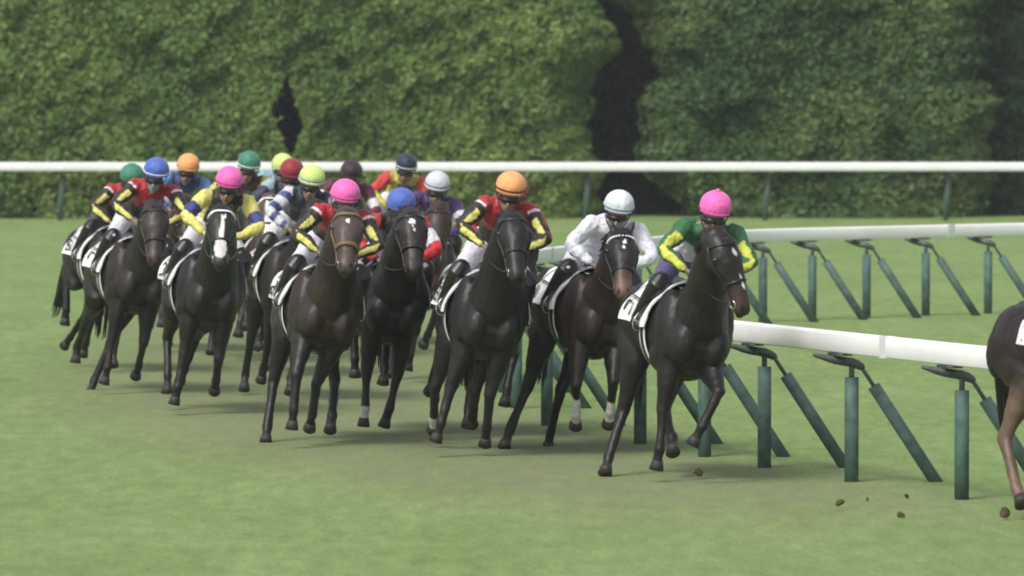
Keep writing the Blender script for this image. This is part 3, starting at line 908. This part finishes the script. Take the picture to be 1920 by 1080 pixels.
    if h.get('brow'):
        bb = MB()
        if h['brow'] == 'beads':
            rw = .1
            for k in range(17):
                a = R(10 + 160 * k / 16); c = P + A * (.115 * HL) + L * (.118 * math.copysign(abs(math.cos(a)) ** .8, math.cos(a))) + N * (.01 + .126 * abs(math.sin(a)) ** .85)
                bb.ell(c, (.012, .012, .012), None, 8, 6)
        else: band(.115, R(0), R(180), .013, bb, .10)
        bb.build("browband", M['white_strap'] if h['brow'] != 'tan' else M['tanleather'], bro)
    if h.get('nose'):
        bb = MB(); band(.61, R(-15), R(195), .017, bb); bb.build("noseband", M['tanleather'] if h['nose'] == 'tan' else M['white_strap'], bro)
    # reins up to the rider's hands
    rn = MB(); hz = h['hz']
    for s in (-1, 1):
        c = head(.84, s * .072, .0); e = Vector((.46 + .11 * math.cos(R(h['th'])), s * .12, hz - .565))
        rn.tube([c, c.lerp(e, .3) + Vector((0, s * .03, -.03)), c.lerp(e, .65) + Vector((0, s * .045, -.02)), e], [.007] * 4, 5, sub=3)
    rn.build("reins", M['leather'], bro)
    return root

# ------------------------------------------------------------------ riders
YEL = (.64, .60, .17); BLK = (.022, .019, .014); RED = (.36, .022, .028); WHT = (.68, .68, .74)
def seg_nearest(co, segs):
    """index of nearest segment, parameter along it"""
    D = []; T = []
    for a, b, r in segs:
        a = np.array(a); b = np.array(b); d = b - a; t = np.clip(((co - a) @ d) / (d @ d), 0, 1)
        D.append(np.linalg.norm(co - (a + t[:, None] * d), axis=1) - r); T.append(t)
    D = np.array(D); i = D.argmin(0); return i, np.array(T)[i, np.arange(len(co))]
def jacket_color(kind, J, fdv):
    FD = np.array(fdv)
    segs = [(J['pel'], J['neck'], .15), (J['sh-1'], J['el-1'], .06), (J['sh1'], J['el1'], .06), (J['el-1'], J['ha-1'], .05), (J['el1'], J['ha1'], .05)]
    nk = np.array(J['neck'])
    def f(co, no):
        i, t = seg_nearest(co, segs); n = len(co); c = np.zeros((n, 3))
        tor = i == 0; up_ = (i == 1) | (i == 2); lo = (i == 3) | (i == 4); arm = up_ | lo
        al = t * .5 + lo * .5                         # 0 shoulder .. 1 wrist
        near = np.linalg.norm(co - nk, axis=1)
        front = no[:, 0] - .25 * np.abs(no[:, 1])
        if kind == 'yoke':
            c[:] = BLK; c[tor & (near < .34)] = RED; c[arm & (no @ FD > .80)] = YEL; c[arm & (al < .20)] = BLK
            c[arm & (al < .10) & (near < .25)] = RED
            c[up_ & (np.abs(t - .14) < .035) & (no[:, 2] > .1)] = WHT
        elif kind == 'green':
            c[:] = (.025, .12, .045); c[tor & (near > .27)] = WHT; c[arm & (no @ FD > .72)] = (.55, .58, .08); c[arm & (al < .22)] = (.025, .12, .045)
        elif kind == 'yellowblue':
            c[:] = YEL; c[up_ & (t > .52) & (t < .95)] = (.035, .045, .20); c[tor & (no[:, 0] > .2) & (np.abs(co[:, 1] - nk[1]) < .10)] = (.03, .025, .02)
            c[tor & (np.abs(np.abs(co[:, 1] - nk[1]) - .12) < .02)] = (.03, .025, .02)
        elif kind == 'white': c[:] = (.66, .67, .74)
        elif kind == 'redblack':
            c[:] = (.02, .018, .02); c[up_ & (t > .35) & (t < .8)] = WHT; c[(up_ & (t >= .8)) | (lo & (t < .75))] = (.55, .03, .03); c[up_ & (t < .3)] = (.35, .03, .03)
        elif kind == 'purple':
            c[:] = (.07, .03, .13); c[up_ & (t > .45) & (t < .65)] = WHT; c[up_ & (t >= .65) & (t < .9)] = (.05, .04, .08); c[(up_ & (t >= .9)) | (lo & (t < .12))] = WHT
            c[tor & (no[:, 0] > .3) & (near > .22)] = WHT
        elif kind == 'maroon':
            c[:] = (.10, .02, .035); c[up_ & (t > .55) & (t < .9)] = WHT
        elif kind == 'yellowred':
            c[:] = (.55, .47, .10); c[up_] = (.50, .05, .04)
        elif kind == 'whiteblue':
            c[:] = (.55, .57, .60); k = np.sin(al * 26 + co[:, 1] * 8) > .15; c[arm & k & (front > -.2)] = (.06, .06, .22); c[tor] = (.03, .04, .05); c[lo & (t > .8)] = YEL
        elif kind == 'blue':
            c[:] = (.05, .07, .20); c[up_ & (t < .5)] = (.10, .20, .45)
        elif kind == 'yellowpink':
            c[:] = (.50, .48, .12); c[tor & (no[:, 0] > .2)] = (.10, .05, .06)
        elif kind == 'lightblue':
            c[:] = (.20, .38, .48); c[tor] = (.25, .42, .52)
        elif kind == 'navy':
            c[:] = (.03, .035, .07); c[up_ & (t < .3)] = (.3, .4, .45)
        elif kind == 'red':
            c[:] = (.40, .025, .03)
        return c
    return f
def make_rider(h, voxel=0.013):
    root = empty("person", h['rlabel'], "jockey", "jockeys crouched on the racehorses"); root.matrix_world = h['M']
    hz = h['hz']; H = Vector((.46, 0, hz)); J = {}
    tw = h.get('twist', 0.0)
    fa = R(h['th'] - h.get('look', 0)); fd = Vector((math.cos(fa), -math.sin(fa), 0)); sdv = Vector((math.sin(fa), math.cos(fa), 0))
    RV = lambda x, y, z: fd * x + sdv * y + UP * z
    J['neck'] = H + RV(-.14, 0, -.15); J['pel'] = Vector((-.14, 0, min(1.79, hz - .42)))
    J['chest'] = J['neck'].lerp(J['pel'], .32) + Vector((0, 0, .02)); J['waist'] = J['neck'].lerp(J['pel'], .68) + Vector((0, 0, .04))
    for s in (-1, 1):
        J['sh%d' % s] = J['neck'] + RV(-.04, s * .195, -.045)
        J['el%d' % s] = H + RV(-.03, s * .35, -.40)
        J['ha%d' % s] = H + RV(.11, s * .12, -.555)
        J['hip%d' % s] = J['pel'] + Vector((.03, s * .10, -.03))
        J['kn%d' % s] = Vector((.24, s * .29, 1.52))
        J['an%d' % s] = Vector((-.05, s * .35, 1.235))
        J['toe%d' % s] = Vector((.13, s * .37, 1.175))
    def limbs(b, d, parts):
        if 'torso' in parts:
            b.tube([J['pel'] + Vector((-.02, 0, 0)), J['waist'], J['chest'], J['neck'] + Vector((-.06, 0, -.03)), J['neck'] + Vector((.0, 0, -.0))],
                   [(.145 + d, .11 + d), (.135 + d, .10 + d), (.165 + d, .115 + d), (.15 + d, .095 + d), (.07 + d * .5, .06 + d * .5)], 20, up=(0, 0, 1), sub=4)
        for s in (-1, 1):
            S, E, W = J['sh%d' % s], J['el%d' % s], J['ha%d' % s]
            if 'arms' in parts:
                W2 = E.lerp(W, .80 if 'cuff' in parts else 1)
                b.tube([S - Vector((.0, s * .06, 0)), S, S.lerp(E, .5), E, E.lerp(W, .35), W2], [.055 + d, .068 + d * 1.5, .055 + d * 1.5, .045 + d * 1.2, .043 + d * 1.1, .027 + d * .7], 14, up=(0, 1, .01), sub=2)
            if 'legs' in parts:
                Hh, K, A_, T = J['hip%d' % s], J['kn%d' % s], J['an%d' % s], J['toe%d' % s]
                b.tube([Hh, Hh.lerp(K, .45), K], [.098 + d, .080 + d, .058 + d], 14, up=(0, 0, 1), sub=2)
                end = K.lerp(A_, .35) if 'breeches' in parts else A_
                if 'breeches' not in parts: b.tube([K, K.lerp(A_, .35), end if 'breeches' not in parts else K.lerp(A_, .45)], [.056 + d, .056 + d, .045 + d], 12, up=(1, 0, 0))
                if 'breeches' not in parts: b.tube([A_, T], [.035, .03], 10)
    # body: one continuous figure with face, hands and fingers
    b = MB(); limbs(b, -.012, ('torso', 'arms', 'legs'))
    hd = H + RV(.015, 0, -.095); fw = RV(.93, 0, -.30).normalized(); lt = sdv.copy(); lt = (lt - fw * lt.dot(fw)).normalized(); hu = fw.cross(lt)
    if hu.z < 0: hu = -hu
    b.tube([J['neck'] - Vector((.05, 0, .03)), hd - fw * .03], [.062, .056], 12, up=(0, 1, 0))
    b.ell(hd + hu * .03, (.102, .080, .11), (fw, lt, hu)); b.ell(hd + fw * .035 - hu * .065, (.066, .062, .064), (fw, lt, hu))
    b.ell(hd + fw * .108 - hu * .045, (.024, .016, .030), (fw, lt, hu)); b.ell(hd + fw * .086 - hu * .092, (.020, .030, .013), (fw, lt, hu)); b.ell(hd + fw * .076 - hu * .122, (.024, .026, .018), (fw, lt, hu))
    for s in (-1, 1): b.ell(hd + lt * s * .078 - hu * .02 - fw * .01, (.02, .011, .032), (fw, lt, hu))
    fingers = MB()
    for s in (-1, 1):
        W, E = J['ha%d' % s], J['el%d' % s]; d = (W - E).normalized()
        palm = W + d * .035
        b.ell(palm, (.048, .024, .042), (d, d.cross(UP).normalized(), UP))
        inn = Vector((0, -s, 0)); inn = (inn - d * inn.dot(d)).normalized(); dn = d.cross(inn)
        if dn.z > 0: dn = -dn
        for k in range(4):
            ln = (.9, 1.05, 1.0, .8)[k]
            r0 = palm + d * .03 + dn * (.030 - .020 * (3 - k) + .0) * 1.0
            fingers.tube([r0 - inn * .004, r0 + d * .026 * ln + inn * .010, r0 + d * .022 * ln + inn * .034, r0 - d * .002 + inn * .040], [.0105, .010, .009, .0075], 7)
        th0 = palm - dn * .022 + inn * .008
        fingers.tube([th0, th0 + d * .022 - dn * .016 + inn * .018, th0 + d * .040 - dn * .010 + inn * .030], [.012, .011, .008], 7)
    hdv, fwv, ltv, huv = map(np.array, (hd, fw, lt, hu)); glove = np.array(h.get('glove', (.20, .13, .10)))
    def bc(co, no):
        c = np.tile(np.array((.26, .16, .12)), (len(co), 1)).astype(float)
        q = co - hdv; f_, l_, u_ = q @ fwv, q @ ltv, q @ huv
        c[(np.abs(u_ + .093) < .007) & (np.abs(l_) < .026) & (f_ > .06)] = (.18, .06, .05)
        if h.get('mask'): c[(f_ > .03) & (u_ < -.03) & (u_ > -.13) & (np.abs(l_) < .08)] = (.22, .23, .25)
        for s in (-1, 1):
            dd = np.linalg.norm(co - np.array(J['ha%d' % s]), axis=1); c[dd < .13] = glove
        return c
    b.skin("body", M['skin'], root, voxel * .85, 2, bc, extra=fingers)
    # jacket
    b = MB(); limbs(b, .010, ('torso', 'arms', 'cuff'))
    b.ell(J['waist'] + Vector((-.03, 0, .035)), (.17, .15, .09))          # wind in the silk
    b.skin("jacket", M['silk'], root, voxel, 2, jacket_color(h['silk'], J, (fd * .96 - UP * .1).normalized()), wr=(.013, 15, h["i"]))
    # breeches
    b = MB(); limbs(b, .008, ('legs', 'breeches'))
    b.ell(J['pel'] + Vector((-.03, 0, -.01)), (.155, .165, .125)); 
    bc_ = np.array(h.get('pants', (.66, .66, .70)))
    b.skin("breeches", M['silk'], root, voxel, 3, lambda co, no: np.tile(bc_, (len(co), 1)), wr=(.009, 16, h['i']))
    # boots
    for s in (-1, 1):
        b = MB(); K, A_, T = J['kn%d' % s], J['an%d' % s], J['toe%d' % s]
        b.tube([K.lerp(J['hip%d' % s], .16) , K.lerp(A_, .06) + Vector((.01, 0, .008)), K.lerp(A_, .45), K.lerp(A_, .8), A_ + Vector((0, 0, -.01))], [.078, .086, .070, .050, .044], 12, up=(1, 0, 0), sub=2)
        b.tube([A_ + Vector((-.045, 0, -.035)), A_ + Vector((.04, 0, -.03)), T + Vector((.02, 0, 0))], [(.036, .038), (.038, .036), (.036, .024)], 12, sub=2)
        bo = b.skin("boot", M['boot'], root, voxel * .9, 1)
        st = MB(); c = A_.lerp(T, .72)
        st.tube([c + Vector((0, s * .045 * math.cos(k * .628), -.005 + .055 * math.sin(k * .628) + (.03 if 1 < k < 5 else -.0))) for k in range(11)], [.006] * 11, 6, up=(1, 0, 0))
        st.tube([c + Vector((0, 0, .07)), Vector((.14, s * .30, 1.45))], [.008, .008], 5)
        st.build("stirrup", M['steel'], bo)
    # helmet with cap cover
    hb = MB(); c0 = H + Vector((.015, 0, .0)); rx, ry, rzz = .142, .126, .118
    rings = []
    for i in range(13):
        ph = math.pi / 2 * (1 - i / 12.0) + (-.0); 
        rings.append([c0 + fw * (rx * math.sin(max(ph, .04)) * math.cos(2 * math.pi * j / 28)) + lt * (ry * math.sin(max(ph, .04)) * math.sin(2 * math.pi * j / 28)) + hu * (rzz * math.cos(ph)) for j in range(28)])
    low = []
    for dd, k in ((-.055, .93), (-.045, .975), (-.025, 1.0)):
        low.append([c0 + fw * (rx * k * math.cos(2 * math.pi * j / 28)) + lt * (ry * k * math.sin(2 * math.pi * j / 28)) + hu * (dd + (.018 if abs(j - 0) < 5 or j > 23 else 0)) for j in range(28)])
    hb.ring_loft(low + rings)
    cc = np.array(h['cap']); c0n = np.array(c0)
    o = hb.build("helmet", M['cap'], root)
    def capc(co):
        c = np.tile(cc, (len(co), 1)).astype(float); q = co - c0n; u = q @ huv
        if h.get('stripe'):
            l = q @ ltv; c[np.abs(l - .02) < .012] = h['stripe']
        return c
    setcol(o, capc)
    if h.get('pom'):
        pm = MB(); pm.ell(c0 + hu * (rzz + .004), (.018, .018, .014)); q = pm.build("button", M['cap'], o); setcol(q, lambda co: np.tile(cc, (len(co), 1)))
    # brim
    bm = MB(); A_, B_ = [], []
    for k in range(13):
        a = R(-62 + 124 * k / 12); A_.append(c0 + fw * (rx * .99 * math.cos(a)) + lt * (ry * math.sin(a)) - hu * .022); e = .028 * math.cos(a) ** .5
        B_.append(c0 + fw * ((rx + e) * math.cos(a)) + lt * ((ry + e * .4) * math.sin(a)) - hu * .034)
    bm.quadstrip(A_, B_); bm.quadstrip([p - hu * .004 for p in A_], [p - hu * .004 for p in B_])
    q = bm.build("brim", M['cap'], o); bc2 = np.array(h.get('brim', cc * .5)); setcol(q, lambda co: np.tile(bc2, (len(co), 1)))
    if h.get('band'):
        for kk, (colr, off) in enumerate(h['band']):
            mb = MB(); mb.tube([c0 + fw * ((rx + .003) * math.cos(2 * math.pi * j / 28)) + lt * ((ry + .003) * math.sin(2 * math.pi * j / 28)) + hu * off for j in range(29)], [.0065] * 29, 6, up=hu)
            q = mb.build("band", M['cap'], o); cv = np.array(colr); setcol(q, lambda co: np.tile(cv, (len(co), 1)))
    # goggles
    gm = MB(); c = hd - hu * .008
    gm.tube([c + fw * (.104 * math.cos(R(a))) + lt * (.086 * math.sin(R(a))) for a in range(-70, 71, 10)], [(.014, .026)] * 15, 8, up=hu)
    gg = gm.build("goggles", M['goggle'], root)
    sm = MB(); sm.tube([c0 - hu * .03 + fw * ((rx + .002) * .93 * math.cos(R(a))) + lt * ((ry + .003) * math.sin(R(a))) for a in range(70, 291, 10)], [(.003, .01)] * 23, 6, up=hu); sm.build("strap", M['leather'], gg)
    cs_ = MB(); cs_.tube([c0 - hu * .04 + lt * (ry * .93), hd + lt * .078 - hu * .06 + fw * .03, hd - hu * .138 + fw * .055, hd - lt * .078 - hu * .06 + fw * .03, c0 - hu * .04 - lt * (ry * .93)], [.005] * 5, 6, up=fw, sub=4); cs_.build('chin_strap', M['leather'], o)
    return root

PINK = (.80, .14, .45); ORG = (.80, .36, .14); BLU = (.075, .13, .46); LIME = (.55, .72, .22); GRN = (.045, .20, .13)
DK = (.016, .013, .012); BAY = (.050, .030, .020)
HORSES = [
 dict(s=262, th=30, hel=(2148, 395), fr=None, points=(.12, .075, .05), tail=.3, silk='blue', cap=RED, pants=WHT, coat=(.022, .014, .012), socks={}, hr=(1917, 945), khr=(1873, 846), hl=(1990, 900),
      label="bay racehorse leaving the frame at the right edge, only its hindquarters showing", rlabel="jockey of the horse leaving the frame at the right edge", vox=.016),
 dict(s=238, th=15, hel=(1341, 385), poll=(1343, 448), muz=(1390, 594), fr=(1229, 893), kfr=(1240, 792), fl=(1284, 861), kfl=(1348, 735), hr=(1134, 888), khr=(1161, 802), hl=(1262, 850), turn=32,
      silk='green', cap=PINK, pom=1, pants=(.09, .07, .17), coat=DK, headc=(.018, .016, .015), muzc=(.05, .028, .022), muzt=.55, marks=[(.25, .01, .035, .020, 0), (.62, .01, .06, .011, .1)],
      label="near-black racehorse with white star and stripe, nearest the rail under the green-jacketed rider", rlabel="jockey in green jacket with yellow sleeves and a bright pink cap, nearest the rail"),
 dict(s=222, th=17, hel=(1160, 382), poll=(1164, 448), muz=(1170, 562), hr=(945, 838), khr=(979, 757), hl=(1027, 843), khl=(1036, 765), fr=(1079, 800), kfr=(1080, 722), fl=(1140, 798), kfl=(1150, 715), brow='beads', gait=2, ear=1,
      silk='white', cap=(.62, .66, .74), stripe=(.85, .87, .9), band=[((.25, .38, .38), -.012)], pants=(.62, .66, .70), coat=(.030, .020, .016), headc=(.010, .010, .011), muzc=(.12, .068, .05), muzt=.56, marks=[(.20, .012, .028, .014, 0), (.30, .0, .018, .012, .3)],
      socks={'fr': .55, 'fl': .35}, mask=1, label="dark bay racehorse in a black hood with a white beaded browband and brown muzzle", rlabel="jockey dressed all in white with a white cap"),
 dict(s=224, th=8, hel=(958, 347), poll=(962, 410), muz=(970, 530), fr=(816, 830), kfr=(838, 747), fl=(909, 834), kfl=(911, 769), hr=(812, 806), khr=(812, 740), hl=(885, 790), khl=(890, 735), socks={'hr': .15}, gait=1,
      silk='yoke', cap=ORG, band=[((.10, .04, .02), -.012)], pants=(.66, .66, .74), coat=(.014, .013, .013), muzc=(.022, .02, .02),
      label="black racehorse with an unmarked face, under the front orange-capped rider", rlabel="jockey in red and black silks with yellow-striped sleeves and an orange cap"),
 dict(s=212, th=8, lean=5, hel=(752, 377), poll=(770, 408), muz=(776, 520), fr=(681, 803), kfr=(683, 735), fl=(720, 799), kfl=(740, 738), gait=3, marks=[(.22, 0, .028, .028, .78), (.33, .012, .034, .007, .2)], socks={'fr': .05},
      silk='redblack', cap=BLU, pants=WHT, coat=(.016, .014, .014), headc=(.022, .018, .017), muzc=(.04, .028, .026),
      label="near-black racehorse with a white diamond star on its forehead", rlabel="jockey in blue cap with red and white sleeves, behind the diamond-starred horse's head"),
 dict(s=218, th=11, hel=(647, 361), poll=(652, 408), muz=(648, 514), hr=(498, 830), khr=(503, 755), fr=(546, 815), kfr=(556, 703), fl=(580, 805), kfl=(587, 734), hl=(619, 807), khl=(632, 734), marks=[(.25, -.005, .028, .013, .1)], brow='tan', nose='tan', strap='tanleather',
      silk='yoke', cap=PINK, band=[((.55, .08, .30), -.014)], pants=(.66, .66, .74), coat=(.032, .022, .018), headc=(.060, .042, .034), muzc=(.075, .055, .045),
      label="brown-headed racehorse with a small star and a tan bridle", rlabel="jockey in red and black silks with yellow-striped sleeves and a pink cap"),
 dict(s=200, th=12, hel=(430, 335), poll=(416, 402), muz=(412, 502), fr=(321, 784), kfr=(333, 727), fl=(402, 733), kfl=(408, 690), hr=(313, 738), gait=0, marks=[(.20, .014, .05, .022, -.25), (.36, .004, .06, .016, 0), (.50, 0, .07, .020, 0), (.74, -.004, .11, .058, 0)], brow='white',
      silk='yellowblue', cap=PINK, band=[((.55, .08, .30), -.014)], pants=(.66, .66, .70), coat=(.014, .013, .013), headc=(.016, .015, .015), muzc=(.05, .045, .045), glove=YEL,
      label="black racehorse with a broad white blaze down to its nose", rlabel="jockey in yellow jacket with blue armbands and a pink cap"),
 dict(s=188, th=17, hel=(293, 317), poll=(290, 392), muz=(290, 500), fr=(191, 742), kfr=(198, 694), hr=(126, 720), fl=(254, 706), kfl=(267, 660), hl=(166, 742), khl=(180, 700), gait=2,
      silk='yoke', cap=BLU, band=[((.6, .62, .65), -.022)], pants=(.66, .66, .72), coat=(.024, .019, .017), headc=(.035, .024, .02), muzc=(.06, .036, .028), mask=1,
      label="dark racehorse at the left of the pack, under the blue-capped rider in red and black", rlabel="jockey in red and black silks with yellow-striped sleeves and a blue cap"),
 dict(s=176, th=19, hel=(247, 327), hl=(116, 655, 0), gait=3, tail=-.1, silk='yoke', cap=GRN, pants=(.05, .08, .07), coat=(.016, .014, .013), far=1,
      label="leftmost dark racehorse, mostly hidden behind the left blue-capped rider's horse", rlabel="jockey in a green cap at the far left, half hidden behind the blue cap"),
 dict(s=164, th=12, hel=(353, 307), poll=(346, 378), muz=(350, 462), gait=0, silk='blue', cap=ORG, pants=(.5, .52, .6), coat=(.065, .038, .028), far=1,
      label="reddish brown racehorse under the rider in blue jacket and orange cap", rlabel="jockey in blue jacket and orange cap, in the back row at the left"),
 dict(s=170, th=10, hel=(467, 303), gait=2, silk='yellowpink', cap=GRN, band=[((.7, .72, .72), -.024)], pants=WHT, coat=DK, far=1,
      label="dark racehorse of the green-capped rider behind the yellow jacket with blue armbands", rlabel="jockey in yellow jacket and green cap in the back row"),
 dict(s=158, th=8, hel=(530, 306), gait=1, silk='lightblue', cap=LIME, pants=WHT, coat=DK, far=1,
      label="dark racehorse of the light blue rider at the very back, hidden by the red cap", rlabel="jockey in light blue jacket and lime cap at the very back"),
 dict(s=178, th=8, hel=(547, 318), poll=(508, 378), muz=(499, 466), gait=0, brow='white', marks=[(.25, 0, .15, .055, 0), (.6, 0, .16, .05, 0), (.85, 0, .08, .05, 0)], silk='navy', cap=(.25, .02, .035), pants=WHT, coat=(.05, .025, .02), headc=(.08, .045, .04), far=1,
      label="racehorse with an almost wholly white face crossed by dark straps", rlabel="jockey in dark jacket and dark red cap, left of the front lime cap"),
 dict(s=192, th=12, hel=(585, 331), poll=(596, 392), gait=3, hr=(455, 748), silk='whiteblue', cap=LIME, band=[((.08, .12, .3), -.012), ((.75, .8, .75), -.026)], pants=(.6, .6, .6), coat=(.022, .017, .015), far=1,
      label="dark racehorse under the rider in white and blue striped sleeves", rlabel="jockey in white and blue striped sleeves and a lime cap with a banded rim"),
 dict(s=166, th=6, hel=(659, 320), gait=0, silk='maroon', cap=(.03, .018, .022), pants=WHT, coat=DK, far=1,
      label="dark racehorse of the maroon rider, hidden behind the front pink-capped rider", rlabel="jockey in maroon jacket with white armbands and a dark maroon cap"),
 dict(s=160, th=5, hel=(762, 306), gait=2, silk='yellowred', cap=(.02, .028, .06), band=[((.6, .6, .58), -.022)], pants=WHT, coat=DK, far=1,
      label="dark racehorse of the navy-capped rider at the back, hidden by the blue-capped rider", rlabel="jockey in yellow and red jacket with a navy cap, at the back of the pack"),
 dict(s=182, th=6, hel=(820, 342), gait=1, silk='purple', cap=(.55, .58, .70), band=[((.05, .05, .09), -.012), ((.7, .7, .75), -.026)], pants=WHT, coat=(.05, .028, .022), far=1,
      label="brown racehorse under the purple-jacketed rider in a white cap", rlabel="jockey in purple jacket with white armbands and a white cap"),
 dict(s=213, th=12, hel=(964, 352), gait=2, silk='red', cap=(.40, .03, .04), pants=WHT, coat=DK, far=1, hz_lock=1,
      label="dark racehorse directly behind the orange-capped rider's black horse, almost wholly hidden", rlabel="jockey in red, almost wholly hidden directly behind the front orange cap"),
]
for i, h in enumerate(HORSES):
    h['i'] = i; h['no'] = ['14', '17', '1', '13', '8', '16', '18', '7', '12', '15', '11', '9', '5', '10', '6', '3', '2', '4'][i]
    h = {k: v for k, v in h.items() if v is not None}
    vx = .020 if h.get('far') else .015
    make_horse(h, vx)
    make_rider(h, .016 if h.get('far') else .0125)

# ------------------------------------------------------------------ clods of turf thrown up by the hooves
for k, (x, y, z, r) in enumerate([(1884, 962, .05, .06), (1310, 886, .05, .055), (1575, 942, .06, .045), (1626, 936, .12, .02), (1700, 930, .15, .03), (1690, 968, .01, .05)]):
    p = ground_pt(x, y, z); m = MB(); rr = random.Random(k)
    m.ell((0, 0, 0), (r * .8, r * .6, r * .45), None, 12, 8)
    m.v = [tuple(Vector(v) * (1 + .35 * noise.noise(Vector(v) * 40 + Vector((k * 3, 0, 0))))) for v in m.v]
    pos = ["pale and large, under the horse leaving at the right edge", "below the rail-side horse's front hooves", "left of the third rail post's foot", "small, between two rail posts", "in the air beside the right rail post",
           "lying flat, nearest the right rail post's foot"][k]
    o = m.build("turf_clod", M['clod']); o.location = p; o.rotation_euler = (rr.uniform(0, 3), rr.uniform(0, 3), rr.uniform(0, 3))
    tag(o, "brown clod of turf " + pos, "clod", "clods of turf kicked up by the hooves")

# ------------------------------------------------------------------ thin haze volume added over the course to lift the dark tones
hz_ = MB(); hz_.box((0, 70, 6.5), (45, 85, 7.5))
hm = bpy.data.materials.new("haze"); hm.use_nodes = True; hn = hm.node_tree.nodes; hn.remove(hn["Principled BSDF"])
pv = hn.new("ShaderNodeVolumePrincipled"); pv.inputs["Color"].default_value = (.92, .95, 1, 1); pv.inputs["Density"].default_value = 0.00032
hm.node_tree.links.new(pv.outputs[0], hn["Material Output"].inputs["Volume"])
o = hz_.build("haze", hm, smooth=False); tag(o, "thin pale haze added over the racecourse to lift the dark tones", "haze", kind="stuff")
